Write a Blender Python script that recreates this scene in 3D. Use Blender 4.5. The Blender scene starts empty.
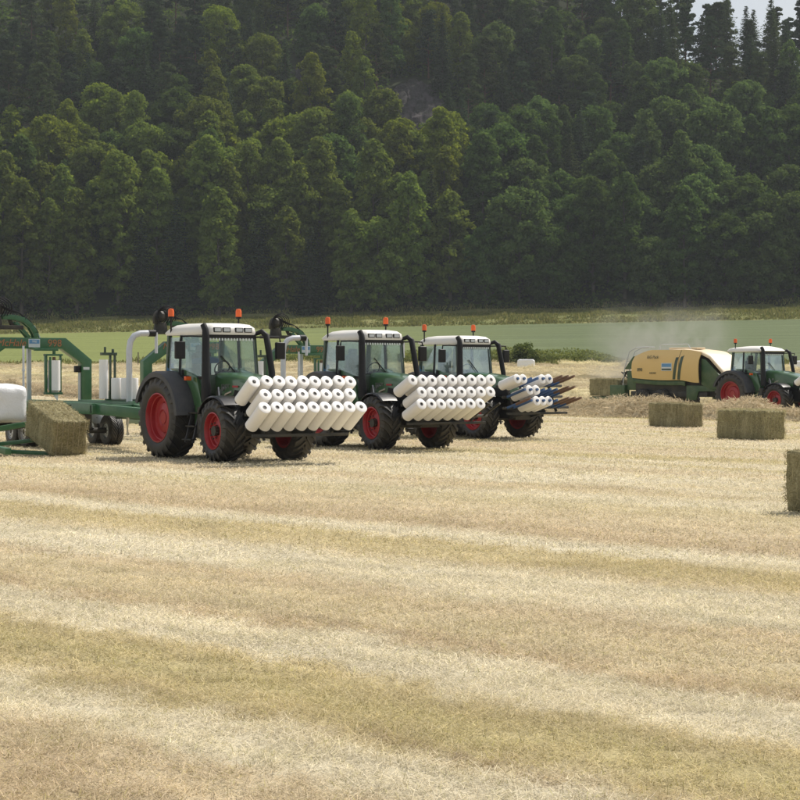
import bpy, bmesh, math, random
import numpy as np
from mathutils import Vector, Matrix, Euler, noise as mnoise

R = math.radians
scene = bpy.context.scene
COL = scene.collection

# ------------------------------------------------------------------ camera
CAM_H = 2.1
FPX = 1890.0                     # focal length in pixels of the 800 px wide photograph
cam = bpy.data.cameras.new('camera')
cam.sensor_width = 36.0
cam.lens = 36.0 * FPX / 800.0
cam.clip_start = 0.5
cam.clip_end = 3000.0
cam_o = bpy.data.objects.new('camera', cam)
COL.objects.link(cam_o)
cam_o.location = (0, 0, CAM_H)
PITCH = math.atan(27.0 / FPX)
cam_o.rotation_euler = (math.pi / 2 - PITCH, 0, 0)
scene.camera = cam_o

# ------------------------------------------------------------------ sky, sun, exposure
SUN_EL = R(54)
SUN_AZ = R(48)                   # clockwise from +Y, so the sun stands behind and to the right
world = bpy.data.worlds.new('World')
scene.world = world
world.use_nodes = True
wn = world.node_tree
bg = wn.nodes.get('Background') or wn.nodes.new('ShaderNodeBackground')
sky = wn.nodes.new('ShaderNodeTexSky')
sky.sky_type = 'NISHITA'
sky.sun_disc = False
sky.sun_elevation = SUN_EL
sky.sun_rotation = SUN_AZ
sky.air_density = 1.2
sky.dust_density = 1.5
sky.ozone_density = 1.0
# broken white cloud over the whole sky
tcw = wn.nodes.new('ShaderNodeTexCoord')
cn = wn.nodes.new('ShaderNodeTexNoise'); cn.inputs['Scale'].default_value = 3.2; cn.inputs['Detail'].default_value = 6.0
cn.inputs['Distortion'].default_value = 0.4
wn.links.new(tcw.outputs['Generated'], cn.inputs['Vector'])
cr_ = wn.nodes.new('ShaderNodeMapRange')
for i_, q_ in enumerate((0.36, 0.56, 0.0, 0.88)): cr_.inputs[i_ + 1].default_value = q_
wn.links.new(cn.outputs['Fac'], cr_.inputs[0])
cm_ = wn.nodes.new('ShaderNodeMix'); cm_.data_type = 'RGBA'
cm_.inputs[7].default_value = (8.8, 8.8, 8.9, 1)
wn.links.new(cr_.outputs[0], cm_.inputs[0]); wn.links.new(sky.outputs[0], cm_.inputs[6])
wn.links.new(cm_.outputs[2], bg.inputs['Color'])
bg.inputs['Strength'].default_value = 0.085
sun = bpy.data.lights.new('sun', 'SUN')
sun.energy = 4.7
sun.angle = R(0.5)
sun.color = (1.0, 0.94, 0.85)
sun_o = bpy.data.objects.new('sun', sun)
COL.objects.link(sun_o)
S = Vector((math.sin(SUN_AZ) * math.cos(SUN_EL), math.cos(SUN_AZ) * math.cos(SUN_EL), math.sin(SUN_EL)))
sun_o.rotation_euler = S.to_track_quat('Z', 'Y').to_euler()
sun_o.location = (60, 60, 120)
scene.view_settings.view_transform = 'Standard'
scene.view_settings.look = 'None'
scene.view_settings.exposure = 0.11
scene.view_settings.gamma = 1.0
scene.view_settings.use_curve_mapping = False
scene.render.engine = 'CYCLES'
scene.cycles.max_bounces = 6
scene.cycles.diffuse_bounces = 3
scene.cycles.transparent_max_bounces = 12
scene.cycles.volume_bounces = 0
scene.cycles.use_denoising = True

# ------------------------------------------------------------------ helpers
rng = np.random.default_rng(7)
random.seed(11)

def tag(o, label=None, cat=None, group=None, kind=None):
    if label: o['label'] = label
    if cat: o['category'] = cat
    if group: o['group'] = group
    if kind: o['kind'] = kind
    return o

def empty(name, loc=(0, 0, 0), rz=0.0, parent=None):
    o = bpy.data.objects.new(name, None)
    o.empty_display_size = 0.3
    COL.objects.link(o)
    o.location = loc
    o.rotation_euler = (0, 0, rz)
    if parent: o.parent = parent
    return o

def link(name, me, parent=None, mat=None):
    o = bpy.data.objects.new(name, me)
    COL.objects.link(o)
    if mat is not None and not me.materials:
        me.materials.append(mat)
    if parent: o.parent = parent
    return o

def copy_tree(o, parent=None):
    c = o.copy()
    COL.objects.link(c)
    c.parent = parent
    for ch in list(o.children):
        copy_tree(ch, c)
    return c

class MB:
    """collects shapes; build() links them as ONE mesh object"""
    def __init__(s):
        s.v = []; s.f = []
    def add(s, vs, fs):
        b = len(s.v)
        s.v.extend([tuple(p) for p in vs])
        s.f.extend([tuple(i + b for i in q) for q in fs])
        return s
    def box(s, x0, x1, y0, y1, z0, z1, M=None):
        vs = [(x, y, z) for x in (x0, x1) for y in (y0, y1) for z in (z0, z1)]
        if M is not None: vs = [M @ Vector(p) for p in vs]
        return s.add(vs, [(0, 1, 3, 2), (4, 6, 7, 5), (0, 4, 5, 1), (2, 3, 7, 6), (0, 2, 6, 4), (1, 5, 7, 3)])
    def bar(s, p0, p1, w, h, up=(0, 0, 1)):
        p0 = Vector(p0); p1 = Vector(p1); d = (p1 - p0).normalized()
        u = Vector(up)
        if abs(d.dot(u)) > 0.98: u = Vector((1, 0, 0))
        a = d.cross(u).normalized() * w / 2
        b = a.cross(d).normalized() * h / 2
        vs = [p + i * a + j * b for p in (p0, p1) for i in (-1, 1) for j in (-1, 1)]
        return s.add(vs, [(0, 1, 3, 2), (4, 6, 7, 5), (0, 4, 5, 1), (2, 3, 7, 6), (0, 2, 6, 4), (1, 5, 7, 3)])
    def tube(s, pts, r, n=10, caps=True):
        pts = [Vector(p) for p in pts]
        m = len(pts)
        rs = r if isinstance(r, (list, tuple)) else [r] * m
        ref = None; vs = []
        for i, p in enumerate(pts):
            t = (pts[min(i + 1, m - 1)] - pts[max(i - 1, 0)]).normalized()
            if ref is None:
                ref = t.orthogonal().normalized()
            ref = (ref - t * ref.dot(t)).normalized()
            b = t.cross(ref)
            for k in range(n):
                a = 2 * math.pi * k / n
                vs.append(p + (ref * math.cos(a) + b * math.sin(a)) * rs[i])
        fs = [(i * n + k, i * n + (k + 1) % n, (i + 1) * n + (k + 1) % n, (i + 1) * n + k)
              for i in range(m - 1) for k in range(n)]
        if caps:
            fs += [tuple(range(n - 1, -1, -1)), tuple((m - 1) * n + k for k in range(n))]
        return s.add(vs, fs)
    def cyl(s, p0, p1, r0, r1=None, n=16, caps=True):
        return s.tube([p0, p1], [r0, r0 if r1 is None else r1], n, caps)
    def lathe(s, prof, n=32, axis='y', o=(0, 0, 0), close=False):
        vs = []
        for k in range(n):
            a = 2 * math.pi * k / n
            for r, h in prof:
                c, d = r * math.cos(a), r * math.sin(a)
                vs.append({'y': (o[0] + c, o[1] + h, o[2] + d), 'x': (o[0] + h, o[1] + c, o[2] + d),
                           'z': (o[0] + c, o[1] + d, o[2] + h)}[axis])
        m = len(prof)
        fs = []
        for k in range(n):
            k2 = (k + 1) % n
            for i in range(m if close else m - 1):
                j = (i + 1) % m
                fs.append((k * m + i, k * m + j, k2 * m + j, k2 * m + i))
        return s.add(vs, fs)
    def prism(s, poly, axis, a, b):
        def pt(p, h):
            return {'y': (p[0], h, p[1]), 'x': (h, p[0], p[1]), 'z': (p[0], p[1], h)}[axis]
        n = len(poly)
        vs = [pt(p, a) for p in poly] + [pt(p, b) for p in poly]
        fs = [tuple(range(n)), tuple(range(2 * n - 1, n - 1, -1))]
        fs += [(i, i + n, (i + 1) % n + n, (i + 1) % n) for i in range(n)]
        return s.add(vs, fs)
    def loft(s, rings, caps=True, close=True):
        n = len(rings[0]); m = len(rings)
        vs = [p for r in rings for p in r]
        fs = [(i * n + k, i * n + (k + 1) % n, (i + 1) * n + (k + 1) % n, (i + 1) * n + k)
              for i in range(m - 1) for k in range(n if close else n - 1)]
        if caps:
            fs += [tuple(range(n - 1, -1, -1)), tuple((m - 1) * n + k for k in range(n))]
        return s.add(vs, fs)
    def mesh(s, name, mat=None, bevel=0.0, seg=2, smooth=35):
        me = bpy.data.meshes.new(name)
        me.from_pydata([tuple(p) for p in s.v], [], s.f)
        bm = bmesh.new(); bm.from_mesh(me)
        bmesh.ops.remove_doubles(bm, verts=bm.verts, dist=1e-5)
        bmesh.ops.recalc_face_normals(bm, faces=bm.faces)
        if bevel > 0:
            es = [e for e in bm.edges if len(e.link_faces) == 2 and e.calc_face_angle(0) > R(28)]
            bmesh.ops.bevel(bm, geom=es, offset=bevel, segments=seg, affect='EDGES', profile=0.6, clamp_overlap=True)
        bm.to_mesh(me); bm.free()
        if smooth:
            me.polygons.foreach_set('use_smooth', [True] * len(me.polygons))
            me.set_sharp_from_angle(angle=R(smooth))
        if mat is not None: me.materials.append(mat)
        return me
    def build(s, name, mat, parent=None, bevel=0.0, seg=2, smooth=35):
        return link(name, s.mesh(name, mat, bevel, seg, smooth), parent)

def np_mesh(name, V, F, mat, tint=None, smooth=False):
    """V (n,3), F (m,k) numpy arrays -> mesh; tint = one float per face"""
    me = bpy.data.meshes.new(name)
    k = F.shape[1]
    me.vertices.add(len(V)); me.vertices.foreach_set('co', V.astype(np.float32).ravel())
    me.loops.add(F.size); me.loops.foreach_set('vertex_index', F.astype(np.int32).ravel())
    me.polygons.add(len(F))
    me.polygons.foreach_set('loop_start', np.arange(0, F.size, k, dtype=np.int32))
    me.polygons.foreach_set('loop_total', np.full(len(F), k, dtype=np.int32))
    if smooth: me.polygons.foreach_set('use_smooth', np.ones(len(F), dtype=bool))
    me.update(calc_edges=True)
    if tint is not None:
        at = me.attributes.new('tint', 'FLOAT', 'FACE')
        at.data.foreach_set('value', tint.astype(np.float32))
    me.materials.append(mat)
    return me

def smoothstep(a, b, x):
    t = np.clip((x - a) / (b - a), 0, 1)
    return t * t * (3 - 2 * t)

def vnoise(x, y, seed=0):
    """cheap smooth value noise on arrays, about -1..1"""
    x = np.asarray(x, float); y = np.asarray(y, float)
    xi = np.floor(x); yi = np.floor(y)
    fx = x - xi; fy = y - yi
    fx = fx * fx * (3 - 2 * fx); fy = fy * fy * (3 - 2 * fy)
    def h(a, b):
        v = np.sin(a * 127.1 + b * 311.7 + seed * 74.7) * 43758.5453
        return (v - np.floor(v)) * 2 - 1
    return (h(xi, yi) * (1 - fx) * (1 - fy) + h(xi + 1, yi) * fx * (1 - fy)
            + h(xi, yi + 1) * (1 - fx) * fy + h(xi + 1, yi + 1) * fx * fy)

def ray(px, d):
    """world x of photograph column px at distance d"""
    return (px - 400.0) / FPX * d

# ------------------------------------------------------------------ materials
class NT:
    def __init__(s, name):
        s.m = bpy.data.materials.new(name); s.m.use_nodes = True
        s.t = s.m.node_tree; s.t.nodes.clear()
        s.out = s.t.nodes.new('ShaderNodeOutputMaterial')
    def n(s, typ, **kw):
        nd = s.t.nodes.new(typ)
        for k, v in kw.items():
            setattr(nd, k, v)
        return nd
    def set(s, sock, v):
        if hasattr(v, 'is_output') or isinstance(v, bpy.types.NodeSocket): s.t.links.new(v, sock)
        else: sock.default_value = v
    def math(s, op, a, b=0.0, c=0.0, clamp=False):
        nd = s.n('ShaderNodeMath', operation=op, use_clamp=clamp)
        s.set(nd.inputs[0], a); s.set(nd.inputs[1], b)
        if op in ('MULTIPLY_ADD', 'SMOOTH_MIN'): s.set(nd.inputs[2], c)
        return nd.outputs[0]
    def dot(s, a, b):
        nd = s.n('ShaderNodeVectorMath', operation='DOT_PRODUCT')
        s.set(nd.inputs[0], a); s.set(nd.inputs[1], b)
        return nd.outputs['Value']
    def comb(s, x, y, z):
        nd = s.n('ShaderNodeCombineXYZ')
        for i, v in enumerate((x, y, z)): s.set(nd.inputs[i], v)
        return nd.outputs[0]
    def noise(s, vec, scale, detail=3.0, rough=0.55, dist=0.0):
        nd = s.n('ShaderNodeTexNoise')
        if vec is not None: s.set(nd.inputs['Vector'], vec)
        nd.inputs['Scale'].default_value = scale; nd.inputs['Detail'].default_value = detail
        nd.inputs['Roughness'].default_value = rough; nd.inputs['Distortion'].default_value = dist
        return nd.outputs['Fac']
    def ramp(s, fac, stops, interp='LINEAR'):
        nd = s.n('ShaderNodeValToRGB'); cr = nd.color_ramp; cr.interpolation = interp
        while len(cr.elements) < len(stops): cr.elements.new(0.5)
        for e, (p, c) in zip(cr.elements, stops):
            e.position = p; e.color = (*c, 1) if len(c) == 3 else c
        s.set(nd.inputs[0], fac)
        return nd.outputs[0]
    def mr(s, v, a, b, c=0.0, d=1.0, interp='LINEAR'):
        nd = s.n('ShaderNodeMapRange', interpolation_type=interp)
        s.set(nd.inputs[0], v)
        for i, q in enumerate((a, b, c, d)): s.set(nd.inputs[i + 1], q)
        return nd.outputs[0]
    def mix(s, fac, a, b, mode='MIX'):
        nd = s.n('ShaderNodeMix', data_type='RGBA', blend_type=mode)
        s.set(nd.inputs[0], fac); s.set(nd.inputs[6], a if not isinstance(a, tuple) else (*a, 1)[:4])
        s.set(nd.inputs[7], b if not isinstance(b, tuple) else (*b, 1)[:4])
        return nd.outputs[2]
    def hsv(s, col, h=0.5, sat=1.0, v=1.0):
        nd = s.n('ShaderNodeHueSaturation')
        s.set(nd.inputs['Hue'], h); s.set(nd.inputs['Saturation'], sat); s.set(nd.inputs['Value'], v)
        s.set(nd.inputs['Color'], col)
        return nd.outputs[0]
    def bump(s, h, strength=0.3, dist=0.02):
        nd = s.n('ShaderNodeBump'); s.set(nd.inputs['Height'], h)
        nd.inputs['Strength'].default_value = strength; nd.inputs['Distance'].default_value = dist
        return nd.outputs[0]
    def pbr(s, col, rough=0.6, metal=0.0, spec=0.5, coat=0.0, normal=None):
        nd = s.n('ShaderNodeBsdfPrincipled')
        s.set(nd.inputs['Base Color'], col if not isinstance(col, tuple) else (*col, 1)[:4])
        s.set(nd.inputs['Roughness'], rough); nd.inputs['Metallic'].default_value = metal
        nd.inputs['Specular IOR Level'].default_value = spec
        nd.inputs['Coat Weight'].default_value = coat; nd.inputs['Coat Roughness'].default_value = 0.08
        if normal is not None: s.set(nd.inputs['Normal'], normal)
        s.t.links.new(nd.outputs[0], s.out.inputs[0])
        return nd
    def pos(s): return s.n('ShaderNodeNewGeometry').outputs['Position']
    def obj(s): return s.n('ShaderNodeTexCoord').outputs['Object']
    def attr(s, name): return s.n('ShaderNodeAttribute', attribute_name=name).outputs['Fac']

DUST = (0.30, 0.25, 0.16)
def paint(name, col, rough=0.4, metal=0.0, coat=0.0, dust=0.25, var=0.12, bump=0.0, spec=0.5):
    """paint, plastic or rubber with uneven dust settled on it"""
    t = NT(name)
    p = t.obj()
    a = t.noise(p, 2.2, 4.0, 0.6); b = t.noise(p, 26.0, 3.0, 0.6)
    geo = t.n('ShaderNodeNewGeometry')
    up = t.n('ShaderNodeSeparateXYZ'); t.set(up.inputs[0], geo.outputs['Normal'])
    sp = t.n('ShaderNodeSeparateXYZ'); t.set(sp.inputs[0], p)
    d = t.math('MULTIPLY', t.mr(a, 0.35, 0.75), t.mr(b, 0.3, 0.7, 0.35, 1.0))
    fac = t.math('MULTIPLY', d, dust, clamp=True)
    c = t.hsv((*col, 1), v=t.mr(a, 0.3, 0.7, 1 - var, 1 + var))
    c = t.mix(fac, c, (*DUST, 1))
    nrm = t.bump(b, bump, 0.01) if bump else None
    t.pbr(c, t.mr(fac, 0, 0.5, rough, min(1, rough + 0.35)), metal, spec, coat, nrm)
    return t.m

M = {}
M['green'] = paint('green_paint', (0.034, 0.108, 0.036), 0.30, coat=0.7, dust=0.18)
M['dgreen'] = paint('dark_green_paint', (0.014, 0.046, 0.022), 0.36, coat=0.2, dust=0.22)
M['wgreen'] = paint('wrapper_green_paint', (0.018, 0.110, 0.038), 0.38, coat=0.2, dust=0.16)
M['bgreen'] = paint('baler_green_paint', (0.030, 0.085, 0.026), 0.42, dust=0.35)
M['red'] = paint('red_rim_paint', (0.34, 0.010, 0.014), 0.42, coat=0.1, dust=0.10)
M['rubber'] = paint('tyre_rubber', (0.016, 0.016, 0.017), 0.50, dust=0.26, bump=0.25, spec=0.5)
M['black'] = paint('black_plastic', (0.010, 0.010, 0.011), 0.5, dust=0.03, spec=0.25)
M['gloss_black'] = paint('glossy_black_plastic', (0.012, 0.012, 0.014), 0.22, dust=0.10)
M['grey_plastic'] = paint('grey_fender_plastic', (0.030, 0.033, 0.040), 0.5, dust=0.16)
M['chassis'] = paint('dark_chassis_metal', (0.022, 0.023, 0.022), 0.55, metal=0.3, dust=0.3)
M['white'] = paint('white_roof_paint', (0.74, 0.72, 0.67), 0.4, dust=0.14, var=0.05)
M['steel'] = paint('bare_steel', (0.45, 0.45, 0.44), 0.35, metal=0.9, dust=0.2)
M['galv'] = paint('galvanised_pipe', (0.55, 0.57, 0.60), 0.45, metal=0.25, dust=0.1)
M['film'] = paint('white_film_roll', (0.83, 0.81, 0.78), 0.42, dust=0.05, var=0.03)
M['core'] = paint('grey_roll_core', (0.22, 0.21, 0.21), 0.7, dust=0.1)
M['blue'] = paint('blue_rod_sleeve', (0.020, 0.075, 0.20), 0.45, dust=0.12)
M['brown'] = paint('rusty_rod_tip', (0.14, 0.075, 0.045), 0.7, dust=0.2)
M['yellow'] = paint('baler_yellow_panel', (0.72, 0.50, 0.19), 0.45, dust=0.22, var=0.06)
M['sunlit'] = paint('baler_sunlit_hood', (0.74, 0.60, 0.40), 0.38, dust=0.12, var=0.05)  # baler yellow paled by the sunlight that falls on the hood
M['sticker'] = paint('blue_sticker', (0.10, 0.27, 0.48), 0.4, dust=0.1)
M['paper'] = paint('white_sticker', (0.62, 0.66, 0.66), 0.5, dust=0.1)
M['orange_text'] = paint('orange_lettering', (0.36, 0.14, 0.05), 0.5, dust=0.3)
M['dark_text'] = paint('dark_lettering', (0.035, 0.05, 0.03), 0.5, dust=0.2)
M['badge'] = paint('red_badge', (0.40, 0.02, 0.03), 0.4, dust=0.1)
M['lamp_glass'] = paint('lamp_glass', (0.50, 0.52, 0.52), 0.12, metal=0.4, dust=0.05)
M['seat'] = paint('grey_seat_cloth', (0.045, 0.05, 0.06), 0.85, dust=0.05)
M['jacket'] = paint('blue_jacket_cloth', (0.035, 0.10, 0.24), 0.9, dust=0.05)
M['silver_rim'] = paint('silver_wheel_rim', (0.78, 0.79, 0.80), 0.5, dust=0.1)
M['yellow_mark'] = paint('yellow_marker', (0.72, 0.45, 0.03), 0.5, dust=0.1)
M['twine'] = paint('baling_twine', (0.42, 0.36, 0.24), 0.8, dust=0.0)

def beacon_mat():
    t = NT('orange_beacon_lens')
    t.pbr((0.75, 0.12, 0.015), 0.25)
    return t.m
M['beacon'] = beacon_mat()

def glass_mat():
    t = NT('cab_glass')
    tr = t.n('ShaderNodeBsdfTransparent'); tr.inputs[0].default_value = (0.88, 0.93, 0.91, 1)
    gl = t.n('ShaderNodeBsdfGlossy'); gl.inputs['Roughness'].default_value = 0.04
    gl.inputs['Color'].default_value = (0.9, 0.95, 1, 1)
    fr = t.n('ShaderNodeFresnel'); fr.inputs[0].default_value = 1.5
    df = t.n('ShaderNodeBsdfDiffuse'); df.inputs[0].default_value = (0.42, 0.46, 0.45, 1)
    p = t.obj()
    dirt = t.mr(t.noise(p, 3.0, 4.0), 0.3, 0.75, 0.01, 0.05)
    m1 = t.n('ShaderNodeMixShader'); t.set(m1.inputs[0], t.math('MULTIPLY', fr.outputs[0], 0.6))
    t.t.links.new(tr.outputs[0], m1.inputs[1]); t.t.links.new(gl.outputs[0], m1.inputs[2])
    m2 = t.n('ShaderNodeMixShader'); t.set(m2.inputs[0], dirt)
    t.t.links.new(m1.outputs[0], m2.inputs[1]); t.t.links.new(df.outputs[0], m2.inputs[2])
    t.t.links.new(m2.outputs[0], t.out.inputs[0])
    return t.m
M['glass'] = glass_mat()

def srgb(r, g, b, k=1.0):
    f = lambda c: ((c / 255 + 0.055) / 1.055) ** 2.4 if c > 10 else c / 255 / 12.92
    return (f(r) * k, f(g) * k, f(b) * k)

# the cut field: straw-pale and greener stripes left by mower and rake, running down the field
AF = R(44)                       # direction of the stripes
AW = R(44)                       # direction of the hay rows and of the machines
def field_colour(t, tint=None):
    p = t.pos()
    u = t.dot(p, (math.cos(AF), math.sin(AF), 0)); a = t.dot(p, (math.sin(AF), -math.cos(AF), 0))
    w = t.math('MULTIPLY_ADD', t.noise(p, 0.22, 2.0), 1.5, -0.75)
    w2 = t.math('MULTIPLY_ADD', t.noise(p, 1.3, 5.0, 0.75), 1.9, -0.95)
    u2 = t.math('ADD', t.math('ADD', u, w), w2)
    K = 0.80
    pale = srgb(236, 223, 188, K); gold = srgb(216, 197, 142, K); green = srgb(210, 194, 134, K)
    pink = srgb(225, 205, 163, K); brown = srgb(212, 189, 146, K); tan = srgb(226, 208, 164, K)
    st = [(3.0, brown), (5.2, brown), (6.1, pink), (6.5, pale), (7.0, pale), (7.4, gold), (8.0, green), (8.6, gold),
          (9.0, pale), (10.0, pale), (10.35, brown), (10.7, tan), (11.5, tan), (12.3, pink), (13.0, pale), (14.3, pale),
          (14.9, tan), (15.4, gold), (16.5, gold), (17.0, pale), (17.5, pale), (18.3, brown), (20.5, pink), (22.0, tan), (24.0, green)]
    near = t.ramp(t.mr(u2, 3.0, 24.0), [((q - 3) / 21, c) for q, c in st])
    fv = t.comb(t.math('MULTIPLY', u2, 0.30), t.math('MULTIPLY', a, 0.012), 0.0)
    far = t.ramp(t.noise(fv, 1.0, 3.0, 0.6), [(0.30, brown), (0.40, pink), (0.47, tan), (0.52, pale), (0.57, gold), (0.66, green), (0.72, tan)])
    c = t.mix(t.mr(u2, 22.0, 24.0), near, far)
    sv = t.comb(t.math('MULTIPLY', u, 2.2), t.math('MULTIPLY', a, 0.35), 0.0)
    streak = t.noise(sv, 1.0, 4.0, 0.65)
    c = t.hsv(c, v=t.mr(streak, 0.25, 0.75, 0.80, 1.16))
    # thin brown scuffs where tyres and rakes bared the ground
    scv = t.comb(t.math('MULTIPLY', u, 1.1), t.math('MULTIPLY', a, 0.10), 3.7)
    scuff = t.math('MULTIPLY', t.mr(t.noise(scv, 1.0, 3.0, 0.6), 0.60, 0.70), t.mr(t.noise(p, 5.0, 3.0, 0.7), 0.42, 0.62))
    c = t.mix(t.math('MULTIPLY', scuff, 0.6), c, (*srgb(160, 130, 92, 0.8), 1))
    patch = t.noise(p, 0.9, 4.0, 0.65)
    c = t.mix(t.mr(patch, 0.52, 0.75, 0.0, 0.30), c, (*srgb(176, 164, 96, 0.76), 1))
    c = t.hsv(c, sat=0.86)
    return c, p, u, a

def stubble_ground_mat():
    t = NT('stubble_ground')
    c, p, u, a = field_colour(t)
    fine = t.noise(p, 38.0, 4.0, 0.7); mid = t.noise(p, 9.0, 3.0, 0.6)
    c = t.hsv(c, v=t.math('MULTIPLY', t.mr(fine, 0.25, 0.75, 0.50, 1.06), t.mr(mid, 0.3, 0.7, 0.82, 1.06)))  # darkened for bare soil and for the shadow between straws
    # raked hay litter on the far part of the field
    uw = t.dot(p, (math.cos(AW), math.sin(AW), 0))
    uw = t.math('ADD', uw, t.math('MULTIPLY_ADD', t.noise(p, 0.12, 2.0), 6.0, -3.0))
    hay = t.ramp(t.noise(p, 1.3, 4.0, 0.7), [(0.3, srgb(150, 140, 98, 0.7)), (0.5, srgb(196, 182, 132, 0.7)), (0.7, srgb(222, 208, 160, 0.7))])
    c = t.mix(t.mr(uw, 69, 78, 0.0, 0.85), c, hay)
    nrm = t.bump(t.math('ADD', t.math('MULTIPLY', fine, 0.4), mid), 0.6, 0.03)
    t.pbr(c, 0.9, spec=0.15, normal=nrm)
    return t.m
M['stubble_ground'] = stubble_ground_mat()

def blade_mat():
    t = NT('stubble_blades')
    c, p, u, a = field_colour(t)
    k = t.attr('tint')
    c = t.mix(t.mr(k, 0.86, 0.94, 0.0, 0.5), c, (*srgb(150, 156, 64, 0.72), 1))
    c = t.hsv(c, v=t.mr(t.math('FRACT', t.math('MULTIPLY', k, 7.31)), 0, 1, 0.66, 1.58), sat=t.mr(k, 0, 1, 0.78, 1.02))
    d = t.n('ShaderNodeBsdfDiffuse'); t.set(d.inputs[0], c)
    tr = t.n('ShaderNodeBsdfTranslucent'); t.set(tr.inputs[0], c)
    m = t.n('ShaderNodeMixShader'); m.inputs[0].default_value = 0.45
    t.t.links.new(d.outputs[0], m.inputs[1]); t.t.links.new(tr.outputs[0], m.inputs[2])
    t.t.links.new(m.outputs[0], t.out.inputs[0])
    return t.m
M['blade'] = blade_mat()

def foliage_mat(name, c0, c1, transl=0.35, obj_colour=False):
    """leaf faces: colour runs from c0 to c1 leaf by leaf, shifted a little tree by tree"""
    t = NT(name)
    k = t.attr('tint')
    c = t.mix(k, (*c0, 1), (*c1, 1))
    oi = t.n('ShaderNodeObjectInfo')
    c = t.hsv(c, h=t.mr(oi.outputs['Random'], 0, 1, 0.488, 0.512), v=t.mr(oi.outputs['Random'], 0, 1, 0.8, 1.2))
    if obj_colour:
        c = t.mix(1.0, c, oi.outputs['Color'], 'MULTIPLY')
    d = t.n('ShaderNodeBsdfDiffuse'); t.set(d.inputs[0], c)
    tr = t.n('ShaderNodeBsdfTranslucent'); t.set(tr.inputs[0], t.hsv(c, h=0.485, sat=1.1, v=1.1))
    m = t.n('ShaderNodeMixShader'); m.inputs[0].default_value = transl
    t.t.links.new(d.outputs[0], m.inputs[1]); t.t.links.new(tr.outputs[0], m.inputs[2])
    t.t.links.new(m.outputs[0], t.out.inputs[0])
    return t.m
M['leaf'] = foliage_mat('broadleaf', (0.066, 0.102, 0.028), (0.140, 0.178, 0.050), 0.45, True)
M['needle'] = foliage_mat('conifer_needles', (0.030, 0.050, 0.024), (0.058, 0.082, 0.036), 0.28, True)
M['bush'] = foliage_mat('weed_leaves', (0.12, 0.16, 0.045), (0.24, 0.27, 0.085), 0.45)
M['grass'] = foliage_mat('bank_grass', (0.12, 0.145, 0.045), (0.27, 0.25, 0.10), 0.35)
M['hay'] = foliage_mat('loose_hay', (0.52, 0.46, 0.28), (0.80, 0.72, 0.49), 0.45)
M['balehay'] = foliage_mat('bale_strands', (0.24, 0.22, 0.115), (0.58, 0.52, 0.31), 0.2)

def bark_mat(name, a, b):
    t = NT(name)
    c = t.mix(t.noise(t.obj(), 3.0, 4.0), (*a, 1), (*b, 1))
    t.pbr(c, 0.9, spec=0.2)
    return t.m
M['bark'] = bark_mat('grey_bark', (0.05, 0.045, 0.035), (0.13, 0.115, 0.09))
M['pinebark'] = bark_mat('pine_bark', (0.06, 0.04, 0.03), (0.17, 0.10, 0.06))

def ground_mat(name, stops, scale, bump=0.5, fine=6.0):
    t = NT(name)
    p = t.pos()
    n1 = t.noise(p, scale, 4.0, 0.62); n2 = t.noise(p, scale * fine, 3.0, 0.65)
    c = t.ramp(t.math('ADD', t.math('MULTIPLY', n1, 0.65), t.math('MULTIPLY', n2, 0.35)), stops)
    t.pbr(c, 0.95, spec=0.1, normal=t.bump(n2, bump, 0.2))
    return t.m

def crop_mat():
    t = NT('green_crop')
    p = t.pos()
    sx = t.n('ShaderNodeSeparateXYZ'); t.set(sx.inputs[0], p)
    big = t.noise(p, 0.03, 3.0, 0.6)
    sv = t.comb(t.math('MULTIPLY', sx.outputs[0], 0.02), t.math('MULTIPLY', sx.outputs[1], 0.25), 0.0)
    streak = t.noise(sv, 1.0, 4.0, 0.6); fine = t.noise(p, 1.6, 4.0, 0.7)
    xx = t.math('ADD', sx.outputs[0], t.math('MULTIPLY_ADD', big, 30.0, -15.0))
    g = t.mix(t.mr(xx, -30, 25), (0.170, 0.195, 0.064, 1), (0.108, 0.134, 0.066, 1))  # sunlit left and cloud-shaded right mixed into the crop colour
    c = t.hsv(g, v=t.math('MULTIPLY', t.mr(streak, 0.3, 0.7, 0.84, 1.16), t.mr(fine, 0.25, 0.75, 0.82, 1.18)))
    t.pbr(c, 0.95, spec=0.1, normal=t.bump(fine, 0.6, 0.3))
    return t.m
M['crop'] = crop_mat()
M['bank'] = ground_mat('rough_grass', [(0.3, (0.09, 0.12, 0.035)), (0.5, (0.17, 0.175, 0.065)), (0.7, (0.26, 0.23, 0.11))], 0.25)
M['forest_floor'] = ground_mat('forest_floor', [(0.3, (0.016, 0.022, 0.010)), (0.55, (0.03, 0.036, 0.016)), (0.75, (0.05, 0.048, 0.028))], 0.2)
M['rock'] = ground_mat('grey_rock', [(0.3, (0.028, 0.034, 0.020)), (0.45, (0.052, 0.050, 0.045)), (0.6, (0.085, 0.073, 0.076)), (0.75, (0.115, 0.10, 0.104))], 0.6, 1.0)

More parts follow.
